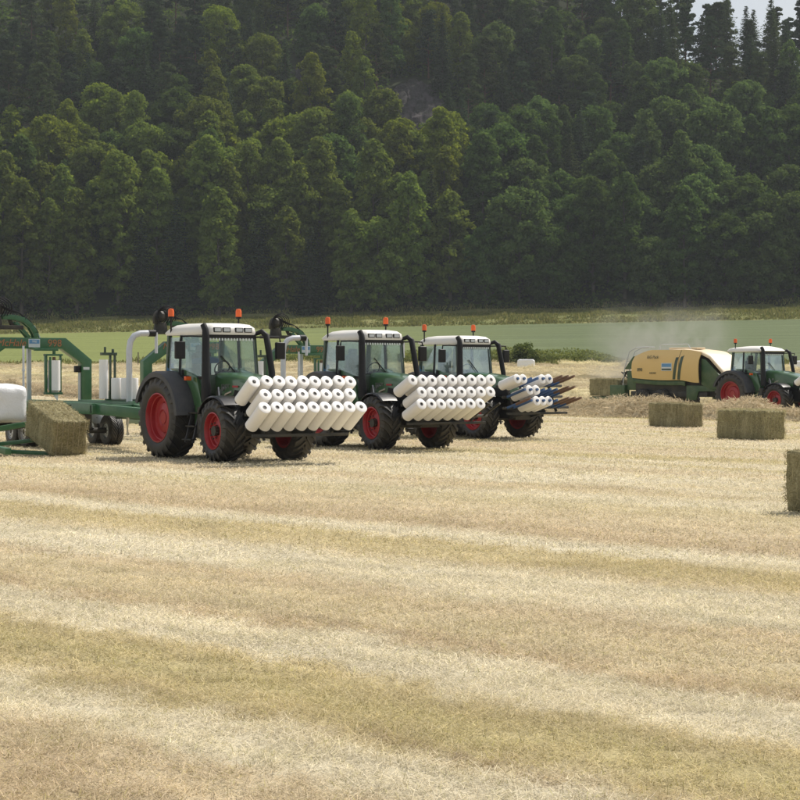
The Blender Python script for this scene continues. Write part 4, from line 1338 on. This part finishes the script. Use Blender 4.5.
# ------------------------------------------------------------------ bale wrappers (x towards the tractor, y left, z up, origin under the gantry)
HITCH = 10.2
def make_wrapper():
    Wp = empty('bale_wrapper')
    g = M['wgreen']
    mb = MB()
    mb.box(-2.2, 6.2, .45, .75, .98, 1.28); mb.box(-2.2, 6.2, -.75, -.45, .98, 1.28)
    for x in (-2.1, -.5, 1.2, 3.0, 4.6, 6.05): mb.box(x, x + .2, -.75, .75, 1.0, 1.24)
    mb.box(-.2, .2, -1.75, 1.80, .92, 1.20)
    mb.bar((6.2, .55, 1.12), (8.6, .10, 1.02), .22, .28); mb.bar((6.2, -.55, 1.12), (8.6, -.10, 1.02), .22, .28); mb.bar((8.5, 0, 1.0), (HITCH - .1, 0, .56), .2, .24)
    mb.box(2.2, 6.0, .55, 1.15, 1.16, 1.32)
    fr = mb.build('main_frame', g, Wp, bevel=.015)
    mb = MB(); mb.box(4.0, 4.14, 1.152, 1.17, 1.18, 1.31); mb.build('marker', M['yellow_mark'], fr)
    mb = MB(); mb.box(3.4, 5.9, 1.20, 1.26, .78, .94); mb.bar((3.5, 1.2, .9), (3.2, .7, 1.1), .08, .1); mb.bar((5.6, 1.2, .9), (5.6, .7, 1.1), .08, .1); mb.build('side_guard', g, fr, bevel=.01)
    # axle and wheels
    mb = MB(); mb.cyl((3.0, -1.2, .44), (3.0, 1.2, .44), .08, n=10); mb.box(2.7, 3.3, -.5, .5, .5, 1.0); mb.build('axle', M['chassis'], Wp)
    add_wheel(Wp, TRAIL, 3.0, -1.25, .44, True); add_wheel(Wp, TRAIL, 3.0, 1.25, .44, True)
    add_wheel(Wp, TRAIL, 2.0, -1.25, .44, True); add_wheel(Wp, TRAIL, 2.0, 1.25, .44, True)
    # gantry over the bale
    mb = MB()
    o = [(-1.86, 1.2), (-1.86, 2.50), (-1.02, 3.16), (1.02, 3.16), (1.86, 2.50), (1.86, 1.2), (1.54, 1.2), (1.54, 2.40), (.90, 2.83), (-.90, 2.83), (-1.54, 2.40), (-1.54, 1.2)]
    mb.prism(o, 'x', -.16, .16)
    ga = mb.build('gantry', g, Wp, bevel=.012)
    lettering('McHale', .30, M['orange_text'], ga, basis((.172, -.72, 2.99), (0, 1, 0), (0, 0, 1)), shear=.25)
    lettering('998', .30, M['orange_text'], ga, basis((.172, .66, 2.99), (0, 1, 0), (0, 0, 1)))
    mb = MB(); mb.box(.162, .170, -.17, .19, 2.87, 3.12); st = mb.build('sticker', M['paper'], ga)
    mb = MB(); mb.box(.171, .176, -.15, .17, 2.98, 3.10); mb.build('sticker_print', M['sticker'], st)
    lettering('998', .10, M['paper'], st, basis((.178, .01, 3.04), (0, 1, 0), (0, 0, 1)), extrude=.001)
    mb = MB(); mb.box(.162, .168, 1.58, 1.78, 2.20, 2.28); mb.build('maker_plate', M['paper'], ga)
    mb = MB(); mb.box(-.06, .10, 1.36, 1.52, 2.12, 2.32); mb.build('rear_lamp', M['black'], ga, bevel=.02)
    mb = MB(); mb.bar((.06, 1.50, 1.25), (.06, 1.50, 2.1), .06, .06); mb.build('pipe_post', M['galv'], ga)
    # rotor head on top: two bent arms, platform and motor
    hd = MB()
    for dx, r_ in ((-.10, 0), (.13, 0)):
        P = [(dx, .10, 3.16), (dx, .06, 3.30), (dx, -.06, 3.50), (dx, -.28, 3.68), (dx, -.60, 3.76), (dx, -.95, 3.77)]
        for p, q in zip(P[:-1], P[1:]): hd.bar(p, q, .05, .15)
        hd.bar((dx, -.12, 3.16), (dx, -.55, 3.62), .05, .09)
    rh = hd.build('rotor_arm', g, Wp, bevel=.008)
    mb = MB(); mb.box(-.22, .24, -1.75, -.35, 3.40, 3.52); mb.bar((0, -.6, 3.5), (0, -.75, 3.76), .1, .1); mb.build('platform', M['chassis'], rh, bevel=.01)
    mb = MB()
    mb.cyl((0, -1.18, 3.50), (0, -1.18, 3.80), .24, .20, n=16)
    mb.lathe([(.01, 3.80), (.15, 3.82), (.21, 3.95), (.20, 4.08), (.12, 4.18), (.01, 4.20)], 14, 'z', (0, -1.22, 0))
    mb.cyl((.05, -1.0, 3.85), (.05, -1.0, 4.16), .09, n=12); mb.cyl((.1, -1.42, 3.75), (.1, -1.42, 4.0), .08, n=10)
    mb.build('motor', M['chassis'], rh, bevel=.01)
    mb = MB()
    for k in range(5):
        c = Vector((.16 + .03 * k, -1.2 + .03 * k, 3.98)); rad = .20 + .035 * k
        mb.tube([c + Vector((.05 * math.sin(2 * t), math.cos(t) * rad, math.sin(t) * rad * 1.05)) for t in np.linspace(-1.2 + .2 * k, 3.9, 14)], .017, 6)
    for k in range(3):
        mb.tube([(.2, -1.02, 4.10 - .03 * k), (.16, -.75, 4.0 - .03 * k), (.12, -.45, 3.90), (.12, -.2 + .05 * k, 3.66), (.13, .05 + .04 * k, 3.36), (.1, .18, 3.16)], .016, 6)
    mb.build('hose', M['black'], rh)
    mb = MB(); mb.bar((.0, .24, 3.16), (.0, .06, 3.52), .12, .03); mb.build('shield', M['paper'], rh)
    # film dispensers
    def dispenser(parent, x, y, z0, two=False):
        mb = MB()
        mb.box(x - .05, x + .05, y - .30, y - .23, z0, z0 + 1.18); mb.box(x - .05, x + .05, y + .18, y + .22, z0, z0 + 1.18)
        mb.box(x - .1, x + .1, y - .30, y + .24, z0 + 1.13, z0 + 1.19); mb.box(x - .1, x + .1, y - .30, y + .24, z0 - .02, z0 + .04)
        mb.cyl((x, y, z0 + 1.19), (x, y, z0 + 1.34), .05, n=10)
        mb.cyl((x + .1, y - .16, z0 + .02), (x + .1, y - .16, z0 + 1.1), .035, n=10)
        d = mb.build('dispenser', g, parent, bevel=.005)
        mb = MB(); mb.cyl((x, y, z0 + .10), (x, y, z0 + 1.00), .185, n=20); mb.add([(x - .02, y - .16, z0 + 1.0), (x - .02, y - .22, z0 + .2), (x + .02, y + .10, z0 - .22), (x + .02, y + .12, z0 + .1), (x, y - .16, z0 + 1.0), (x, y - .22, z0 + .2), (x + .04, y + .10, z0 - .22), (x + .04, y + .12, z0 + .1)], [(0, 1, 2, 3), (7, 6, 5, 4), (0, 4, 5, 1), (1, 5, 6, 2), (2, 6, 7, 3), (3, 7, 4, 0)]); mb.build('film', M['film'], d, smooth=40)
        mb = MB(); mb.cyl((x, y, z0 + .9), (x, y, z0 + 1.1), .05, n=10); mb.build('roll_holder', M['brown'], d)
        return d
    dispenser(Wp, .55, .48, 1.48)
    mb = MB(); mb.bar((.55, -.15, 2.80), (.55, .60, 2.80), .10, .08); mb.bar((.0, -.02, 2.84), (.55, -.02, 2.80), .1, .08); mb.build('wrapping_arm', g, Wp, bevel=.008)
    mb = MB(); mb.bar((-.5, .10, 1.2), (-.5, .10, 2.9), .12, .12); mb.build('grey_post', M['galv'], Wp, bevel=.01)
    mb = MB(); mb.cyl((.9, -.62, 1.3), (.9, -.62, 2.9), .035, n=8); mb.cyl((.9, -.62, 2.15), (.9, -.62, 2.22), .05, n=8); mb.build('guide_rod', M['galv'], Wp)
    # roll store beside the frame
    sr = MB()
    sr.box(4.55, 5.55, .55, 1.12, 1.32, 1.37)
    for y in (.72, .86): sr.bar((4.1, y, 1.35), (4.1, y, 2.66), .06, .06)
    sr.box(4.02, 4.18, .44, .90, 2.60, 2.68); sr.cyl((4.1, .56, 2.66), (4.1, .56, 2.84), .035, n=8); sr.cyl((4.1, .80, 2.66), (4.1, .80, 2.78), .04, n=8)
    sr.box(3.75, 3.92, .70, .86, 1.32, 1.60)
    store = sr.build('roll_store', M['dgreen'], Wp, bevel=.008)
    mb = MB(); mb.cyl((4.1, .52, 1.37), (4.1, .52, 2.48), .13, n=18); mb.build('stored_roll', M['film'], store, smooth=40)
    for x, y in ((4.36, .80), (4.76, .92), (5.10, .96)):
        mb = MB(); mb.lathe([(.04, 1.37), (.15, 1.37), (.155, 1.40), (.155, 1.93), (.145, 1.96), (.04, 1.96)], 20, 'z', (x, y, 0)); mb.build('stored_roll', M['film'], store, smooth=40)
    # bale table with rollers
    tb = MB()
    tb.box(2.4, 5.2, -1.05, -.95, .72, .92); tb.box(2.4, 5.2, -3.35, -3.25, .50, .68)
    for x in (2.45, 5.1): tb.bar((x, -.9, .9), (x, -3.3, .55), .1, .14)
    ta = tb.build('bale_table', g, Wp, bevel=.01)
    for x in np.linspace(2.75, 4.85, 5):
        mb = MB(); mb.cyl((x, -1.0, .80), (x, -3.2, .54), .07, n=12); mb.build('roller', M['chassis'], ta)
    # hanging scrap of film
    mb = MB()
    rg = []
    for i in range(7):
        z = 1.0 - i * .11
        rg.append([(4.30 + .03 * math.sin(i * 1.7), 1.12, z), (4.36 + .02 * i, 1.14 + .03 * math.sin(i), z), (4.46 - .015 * i, 1.13 + .02 * math.cos(i * 2), z), (4.46 - .015 * i, 1.11, z)])
    mb.loft(rg); mb.build('loose_film', M['film'], Wp, smooth=60)
    mb = MB(); mb.lathe([(.02, -.03), (.10, -.03), (.18, -.01), (.18, .01), (.10, .03), (.02, .03)], 18, 'x', (2.5, 1.0, .80)); mb.build('guide_disc', M['paper'], Wp)
    # bent white guard pipe
    mb = MB(); mb.tube([(5.6, .62, 1.3), (5.6, .62, 2.75), (5.6, .66, 2.98), (5.6, .78, 3.14), (5.6, .95, 3.20), (5.6, 1.25, 3.21)], .085, 12)
    mb.build('guard_pipe', M['galv'], Wp, smooth=50)
    mb = MB(); mb.cyl((5.6, 1.20, 3.21), (5.6, 1.40, 3.21), .10, n=12); mb.build('pipe_clamp', M['black'], Wp)
    mb = MB(); mb.cyl((5.6, 1.44, 3.23), (5.6, 1.44, 2.65), .045, n=10); mb.build('guard_rod', M['galv'], Wp)
    return Wp
def place_wrapper(o, px, d, T, label):
    g = Vector((ray(px, d), d, 0))
    h, _ = heading(TH)
    v = (T.location - h * 1.0) - g
    o.location = g; o.rotation_euler = (0, 0, math.atan2(v.y, v.x))
    o.scale = (v.length / HITCH, 1, 1)
    tag(o, label, 'bale wrapper', 'green bale wrappers behind the parked tractors')
WP = make_wrapper()
WR = [WP, copy_tree(WP), copy_tree(WP)]
place_wrapper(WR[0], 32, 56.8, TR[0], 'green bale wrapper with white wrapped bale, cut off at left edge')
place_wrapper(WR[1], 193, 64.0, TR[1], 'green bale wrapper mostly hidden behind the nearest tractor cab')
place_wrapper(WR[2], 304, 72.0, TR[2], 'green bale wrapper seen between the nearest and the middle tractor')

# loading arms of the nearest wrapper, under the tipped bale
def loading_arms():
    bx = bpy.data.objects['hay_bale.003']
    W0 = WR[0]
    inv = W0.matrix_basis.inverted()
    def loc(p): return inv @ Vector(p)
    c = Vector((bx.location.x, bx.location.y, 0)); h, r_ = heading(30)
    mb = MB()
    base = c + r_ * 1.4 - h * 0.5
    far = c + r_ * 2.3 - h * 2.0
    P = lambda v, z: tuple(loc((v.x, v.y, z)))
    mb.bar(P(far, .95), P(base + h * .1, .32), .12, .16)
    mb.bar(P(far + r_ * .4, .62), P(base + r_ * .1, .16), .14, .18)
    mb.bar(P(base - h * .9, .22), P(base + h * 1.0, .14), .16, .16)
    mb.bar(P(base + h * .2, .12), P(c + h * .4 + r_ * .3, .07), .12, .10)
    mb.bar(P(base - h * .9, .22), P(c - h * .9 + r_ * .2, .36), .12, .10)
    mb.bar(P(far, .9), P(far - h * 2.2, .95), .14, .16)
    mb.bar(P(far + r_ * .8 , .55), P(far - h * 2.4 + r_ * .8, .65), .14, .16)
    mb.bar(P(far + r_ * 1.6, .45), P(base + r_ * .9 + h * .3, .2), .2, .2)
    la = mb.build('loading_arm', M['wgreen'], W0, bevel=.012)
    mb = MB(); mb.bar(P(far - r_ * .15, 1.12), P(base - r_ * .02 - h * .05, .50), .05, .07); mb.build('arm_edge', M['galv'], la)
loading_arms()
wb0 = WR[0].matrix_basis @ Vector((3.75, -2.55, 0))
wrapped_bale(wb0.x, wb0.y, .74, 32, 2.1, 1.15, 1.05, 'white wrapped bale on the nearest wrapper table at the left edge')

# ------------------------------------------------------------------ far tractor with its baler
T4 = make_tractor(1)
d4 = 92.7
T4.location = (17.15, d4, gzf(17.15, d4)); T4.scale = (1.08, 1.05, 1.0); T4.rotation_euler = (0, 0, R(34 - 90))
tag(T4, 'green tractor at right edge pulling the yellow baler', 'tractor')
rk, slots, a, tipm = add_rack(T4, R(30), M['chassis'], .8, .03, PITCH_Y, R(34))
for s in sorted(slots):
    if s[1] < 4:
        place_roll(T4, slots[s], a, 'white film roll at right edge, ' + ORD[s[1]] + ' from left in ' + ROWW[s[0]] + ' row on the far tractor', 'film rolls on the front racks')

def make_baler():
    B = empty('square_baler')
    yl, gr = M['yellow'], M['bgreen']
    # x forward, origin on the ground under the front edge of the yellow side panels
    mb = MB()
    mb.box(-4.9, .3, -.95, .95, .78, 1.05); mb.box(-4.6, -.2, -.9, .9, 1.05, 2.9)
    mb.bar((.2, 0, .95), (2.9, 0, .62), .32, .34); mb.bar((.2, -.7, 1.0), (1.7, -.1, .8), .18, .24); mb.bar((.2, .7, 1.0), (1.7, .1, .8), .18, .24)
    mb.build('chassis', M['chassis'], B, bevel=.02)  # coloured dark to give the shadow between panels and wheels
    def arc_panel(s, y0, bulge, poly_top, z0, x0, x1, n=14):
        rings = []
        for i in range(n + 1):
            x = x0 + (x1 - x0) * i / n
            zt = poly_top(x)
            ring = []
            for t in np.linspace(0, 1, 9):
                z = z0(x) + (zt - z0(x)) * t
                ring.append((x, s * (y0 + bulge * math.sin(math.pi * min(1, .18 + .75 * t)) - .34 * max(0, t - .72) ** 1.2 * 2), z))
            rings.append(ring)
        rings2 = [[(p[0], p[1] - s * .05, p[2] - .01) for p in r] for r in rings]
        m = MB(); k = 9
        V = [p for r in rings for p in r] + [p for r in rings2 for p in r]; off = (n + 1) * k
        F = []
        for i in range(n):
            for j in range(k - 1):
                q = (i * k + j, i * k + j + 1, (i + 1) * k + j + 1, (i + 1) * k + j)
                F.append(q); F.append(tuple(v + off for v in q[::-1]))
        edge = [i * k for i in range(n + 1)] + [n * k + j for j in range(1, k)] + [i * k + k - 1 for i in range(n - 1, -1, -1)] + [j for j in range(k - 2, 0, -1)]
        for a_, b_ in zip(edge, edge[1:] + edge[:1]): F.append((a_, b_, b_ + off, a_ + off))
        m.add(V, F)
        return m
    top = lambda x: 3.18 - .30 * max(0, (-3.4 - x)) ** 1.4 * .9 - .10 * max(0, x + 1.2) ** 2
    bot = lambda x: 1.62 - .10 * math.cos((x + 2.2) * .75) * 1.0 + .10 - .22 * smoothstep(-1.5, 0, x)
    for s in (-1, 1):
        p1 = arc_panel(s, 1.14, .14, top, lambda x: float(bot(x)), -4.55, -1.32)
        pr = p1.build('side_panel', yl, B, smooth=50)
        p2 = arc_panel(s, 1.14, .14, top, lambda x: float(bot(x)), -1.28, 0.0, 8)
        pf = p2.build('front_side_panel', yl, B, smooth=50)
        for q, x0 in enumerate((-1.52, -1.20)):
            m = arc_panel(s, 1.155, .14, lambda x: top(x) - .05, lambda x: float(bot(x)) + .03, x0 - .09, x0 + .09, 2)
            # stripes lean forward towards the top
            m.v = [(p[0] + .22 * (p[2] - 2.3), p[1], p[2]) for p in m.v]
            m.build('stripe', M['dgreen'], pr, smooth=50)
        # lower green skirt
        m = arc_panel(s, 1.08, .05, lambda x: float(bot(x)) + .05, lambda x: float(bot(x)) - .26, -4.6, -1.0, 10)
        m.build('skirt', gr, B, smooth=50)
        mb = MB(); mb.prism([(.02, 1.42), (.02, 2.72), (.30, 2.66), (1.72, 1.45), (1.62, 1.20), (.6, 1.16)], 'y', s * .98, s * 1.06); mb.build('front_wing', gr, B, bevel=.02)
        mb = MB(); mb.prism([(-1.0, .62), (-.35, .62), (-.2, 1.05), (1.5, 1.08), (1.5, 1.22), (.1, 1.36), (-1.0, 1.36)], 'y', s * .96, s * 1.02); mb.build('lower_guard', gr, B, bevel=.02)
    yb = -1.32
    sd = B
    mb = MB(); mb.box(-2.45, -1.75, -1.302, -1.292, 2.10, 2.50); st = mb.build('sticker', M['paper'], B)
    mb = MB(); mb.box(-2.42, -1.78, -1.308, -1.303, 2.30, 2.47); mb.build('sticker_print', M['sticker'], st)
    mb = MB(); mb.box(-2.42, -1.78, -1.308, -1.303, 2.13, 2.22); mb.build('sticker_print', M['dgreen'], st)
    lettering('BiG Pack', .22, M['dark_text'], B, basis((-3.05, -1.30, 2.80), (1, 0, 0), (0, .12, 1)), shear=.2)
    lettering('890', .24, M['dark_text'], B, basis((-3.95, -1.305, 2.15), (1, 0, 0), (0, 0, 1)))
    lettering('KRONE', .13, M['dark_text'], B, basis((-3.05, -1.30, 1.98), (1, 0, 0), (0, 0, 1)))
    # cream front hood and roof: sunlight put into a paler yellow
    prof = [(-4.5, 2.62), (-4.0, 2.98), (-3.2, 3.16), (-1.2, 3.22), (-.1, 3.10), (.5, 2.86), (1.2, 2.15), (1.75, 1.55)]
    rings = []
    for i, (x, z) in enumerate(prof):
        w = 1.02 - (.12 if i > 5 else 0)
        rings.append([(x, -w, z - .14), (x, -w + .06, z - .03), (x, -w + .22, z), (x, w - .22, z), (x, w - .06, z - .03), (x, w, z - .14)])
    mb = MB(); mb.loft(rings, caps=False, close=False)
    ro = mb.build('top_hood', M['sunlit'], B, smooth=50)
    sol = ro.modifiers.new('thick', 'SOLIDIFY'); sol.thickness = .03; sol.offset = -1
    mb = MB(); mb.box(-2.6, -.7, -.55, .1, 3.20, 3.30); mb.build('top_hatch', M['sunlit'], B, bevel=.03)
    mb = MB(); mb.tube([(-2.9, -.9, 3.1), (-2.9, -.9, 3.42), (-2.7, -.9, 3.46), (-1.0, -.9, 3.46), (-.8, -.9, 3.2)], .02, 6); mb.build('top_rail', M['galv'], B)
    # wheels in tandem
    mb = MB(); mb.cyl((-3.9, -1.1, .58), (-3.9, 1.1, .58), .09, n=8); mb.cyl((-2.6, -1.1, .58), (-2.6, 1.1, .58), .09, n=8); mb.box(-4.2, -2.3, -.7, .7, .55, .8); mb.build('axle', M['chassis'], B)
    for x in (-3.9, -2.6):
        for s in (-1, 1): add_wheel(B, BALER_W, x, s * 1.0, .58, s < 0)
    # knotter end and ladder
    mb = MB(); mb.box(-5.25, -4.55, -.85, .85, 1.1, 2.1); mb.prism([(-5.4, 2.2), (-4.5, 2.2), (-4.5, 2.9), (-4.8, 2.85)], 'y', -.9, .9); kn = mb.build('knotter_housing', M['bgreen'], B, bevel=.02)
    mb = MB()
    for y in (-.95, -.55): mb.tube([(-5.5, y, 1.0), (-5.35, y, 2.2), (-5.0, y, 3.1), (-4.5, y, 3.32), (-3.6, y, 3.34)], .025, 6)
    for z, x in ((1.4, -5.45), (1.8, -5.4), (2.2, -5.34), (2.6, -5.2)): mb.bar((x, -.95, z), (x, -.55, z), .03, .03)
    mb.build('ladder', M['galv'], kn)
    mb = MB()
    for k in range(6): mb.cyl((-5.42, -.6 + k * .24, 1.7), (-5.9, -.6 + k * .24, 2.05), .03, n=6)
    mb.bar((-5.6, -.8, 2.0), (-5.6, .8, 2.0), .07, .07); mb.bar((-5.8, -.7, 1.5), (-5.4, -.7, 2.1), .06, .06)
    mb.build('knotter', M['chassis'], kn)
    # chute
    mb = MB(); mb.box(-8.3, -5.2, -.55, .55, .55, .66); mb.bar((-8.2, -.6, .60), (-5.2, -.6, .72), .08, .18); mb.bar((-8.2, .6, .60), (-5.2, .6, .72), .08, .18)
    mb.box(-6.35, -5.3, -1.0, -.62, .80, 1.35)
    for k in range(9): mb.cyl((-8.1 + k * .3, -.55, .69), (-8.1 + k * .3, .55, .69), .05, n=8)
    mb.build('bale_chute', M['bgreen'], B, bevel=.015)
    return B
TB = 40
B = make_baler()
# panels' front edge sits at photograph column 699
dB = 95.2
hB, rB = heading(TB)
gB = Vector((ray(699, dB), dB, 0)) - rB * 1.2
B.location = (gB.x, gB.y, gzf(gB.x, gB.y)); B.rotation_euler = (0, 0, R(TB - 90))
tag(B, 'yellow and green square baler with a bale on its rear chute', 'baler')
bc = B.matrix_basis @ Vector((-7.35, 0, 0))
hay_bale(bc.x, bc.y, TB, 'hay bale coming out on the chute behind the yellow baler', 0, z=B.location.z + .75, group=None)

# ------------------------------------------------------------------ small things far out
wrapped_bale(ray(799, 186), 186, gzf(ray(799, 186), 186) - .05, 75, 1.9, 1.0, 1.0, "white wrapped bale at the right edge beyond the far tractor")
for px, d, lab in ((138, 196, 'thin wooden post at the crop edge left of the nearest tractor'),):
    mb = MB(); mb.tube([(0, 0, -.3), (0.02, 0, .8), (.03, .01, 1.6)], [.07, .06, .055], 8)
    po = mb.build('fence_post', M['bark'], None)
    po.location = (ray(px, d), d, gzf(ray(px, d), d)); tag(po, lab, 'post')

# dust blown up behind the baler
def dust():
    t = NT('dust')
    p = t.obj()
    n = t.noise(p, 0.55, 5.0, 0.6, 0.8)
    s = t.n('ShaderNodeSeparateXYZ'); t.set(s.inputs[0], p)
    fall = t.math('MULTIPLY', t.mr(s.outputs[2], -2.2, 2.4, 1.0, 0.0, 'SMOOTHSTEP'),
                  t.math('MULTIPLY', t.mr(t.math('ABSOLUTE', s.outputs[0]), .8, 4.6, 1.0, 0.0, 'SMOOTHSTEP'), t.mr(t.math('ABSOLUTE', s.outputs[1]), .6, 2.9, 1.0, 0.0, 'SMOOTHSTEP')))
    d = t.math('MULTIPLY', t.math('MULTIPLY', t.mr(n, 0.40, 0.66), fall), 0.8)
    v = t.n('ShaderNodeVolumePrincipled')
    v.inputs['Color'].default_value = (0.90, 0.86, 0.78, 1); t.set(v.inputs['Density'], d)
    t.t.links.new(v.outputs[0], t.out.inputs['Volume'])
    o = MB().box(-4.6, 4.6, -2.9, 2.9, -2.2, 2.4).build('dust_cloud', t.m, None, smooth=0)
    o.location = (ray(664, 104), 104.5, 4.0); o.rotation_euler = (0, 0, 0)
    tag(o, 'pale dust drifting up over the yellow baler', 'dust', kind='stuff')
dust()

# ------------------------------------------------------------------ air
def haze():
    t = NT('hazy_air')
    v = t.n('ShaderNodeVolumePrincipled')
    v.inputs['Color'].default_value = (0.86, 0.93, 1.0, 1)
    v.inputs['Density'].default_value = HAZE
    v.inputs['Anisotropy'].default_value = 0.2
    t.t.links.new(v.outputs[0], t.out.inputs['Volume'])
    o = MB().box(-420, 420, -75, 890, -2, 190).build('haze', t.m, None, smooth=0)
    tag(o, 'thin pale summer haze over field and wood', 'haze', kind='stuff')
HAZE = 0.00013
haze()
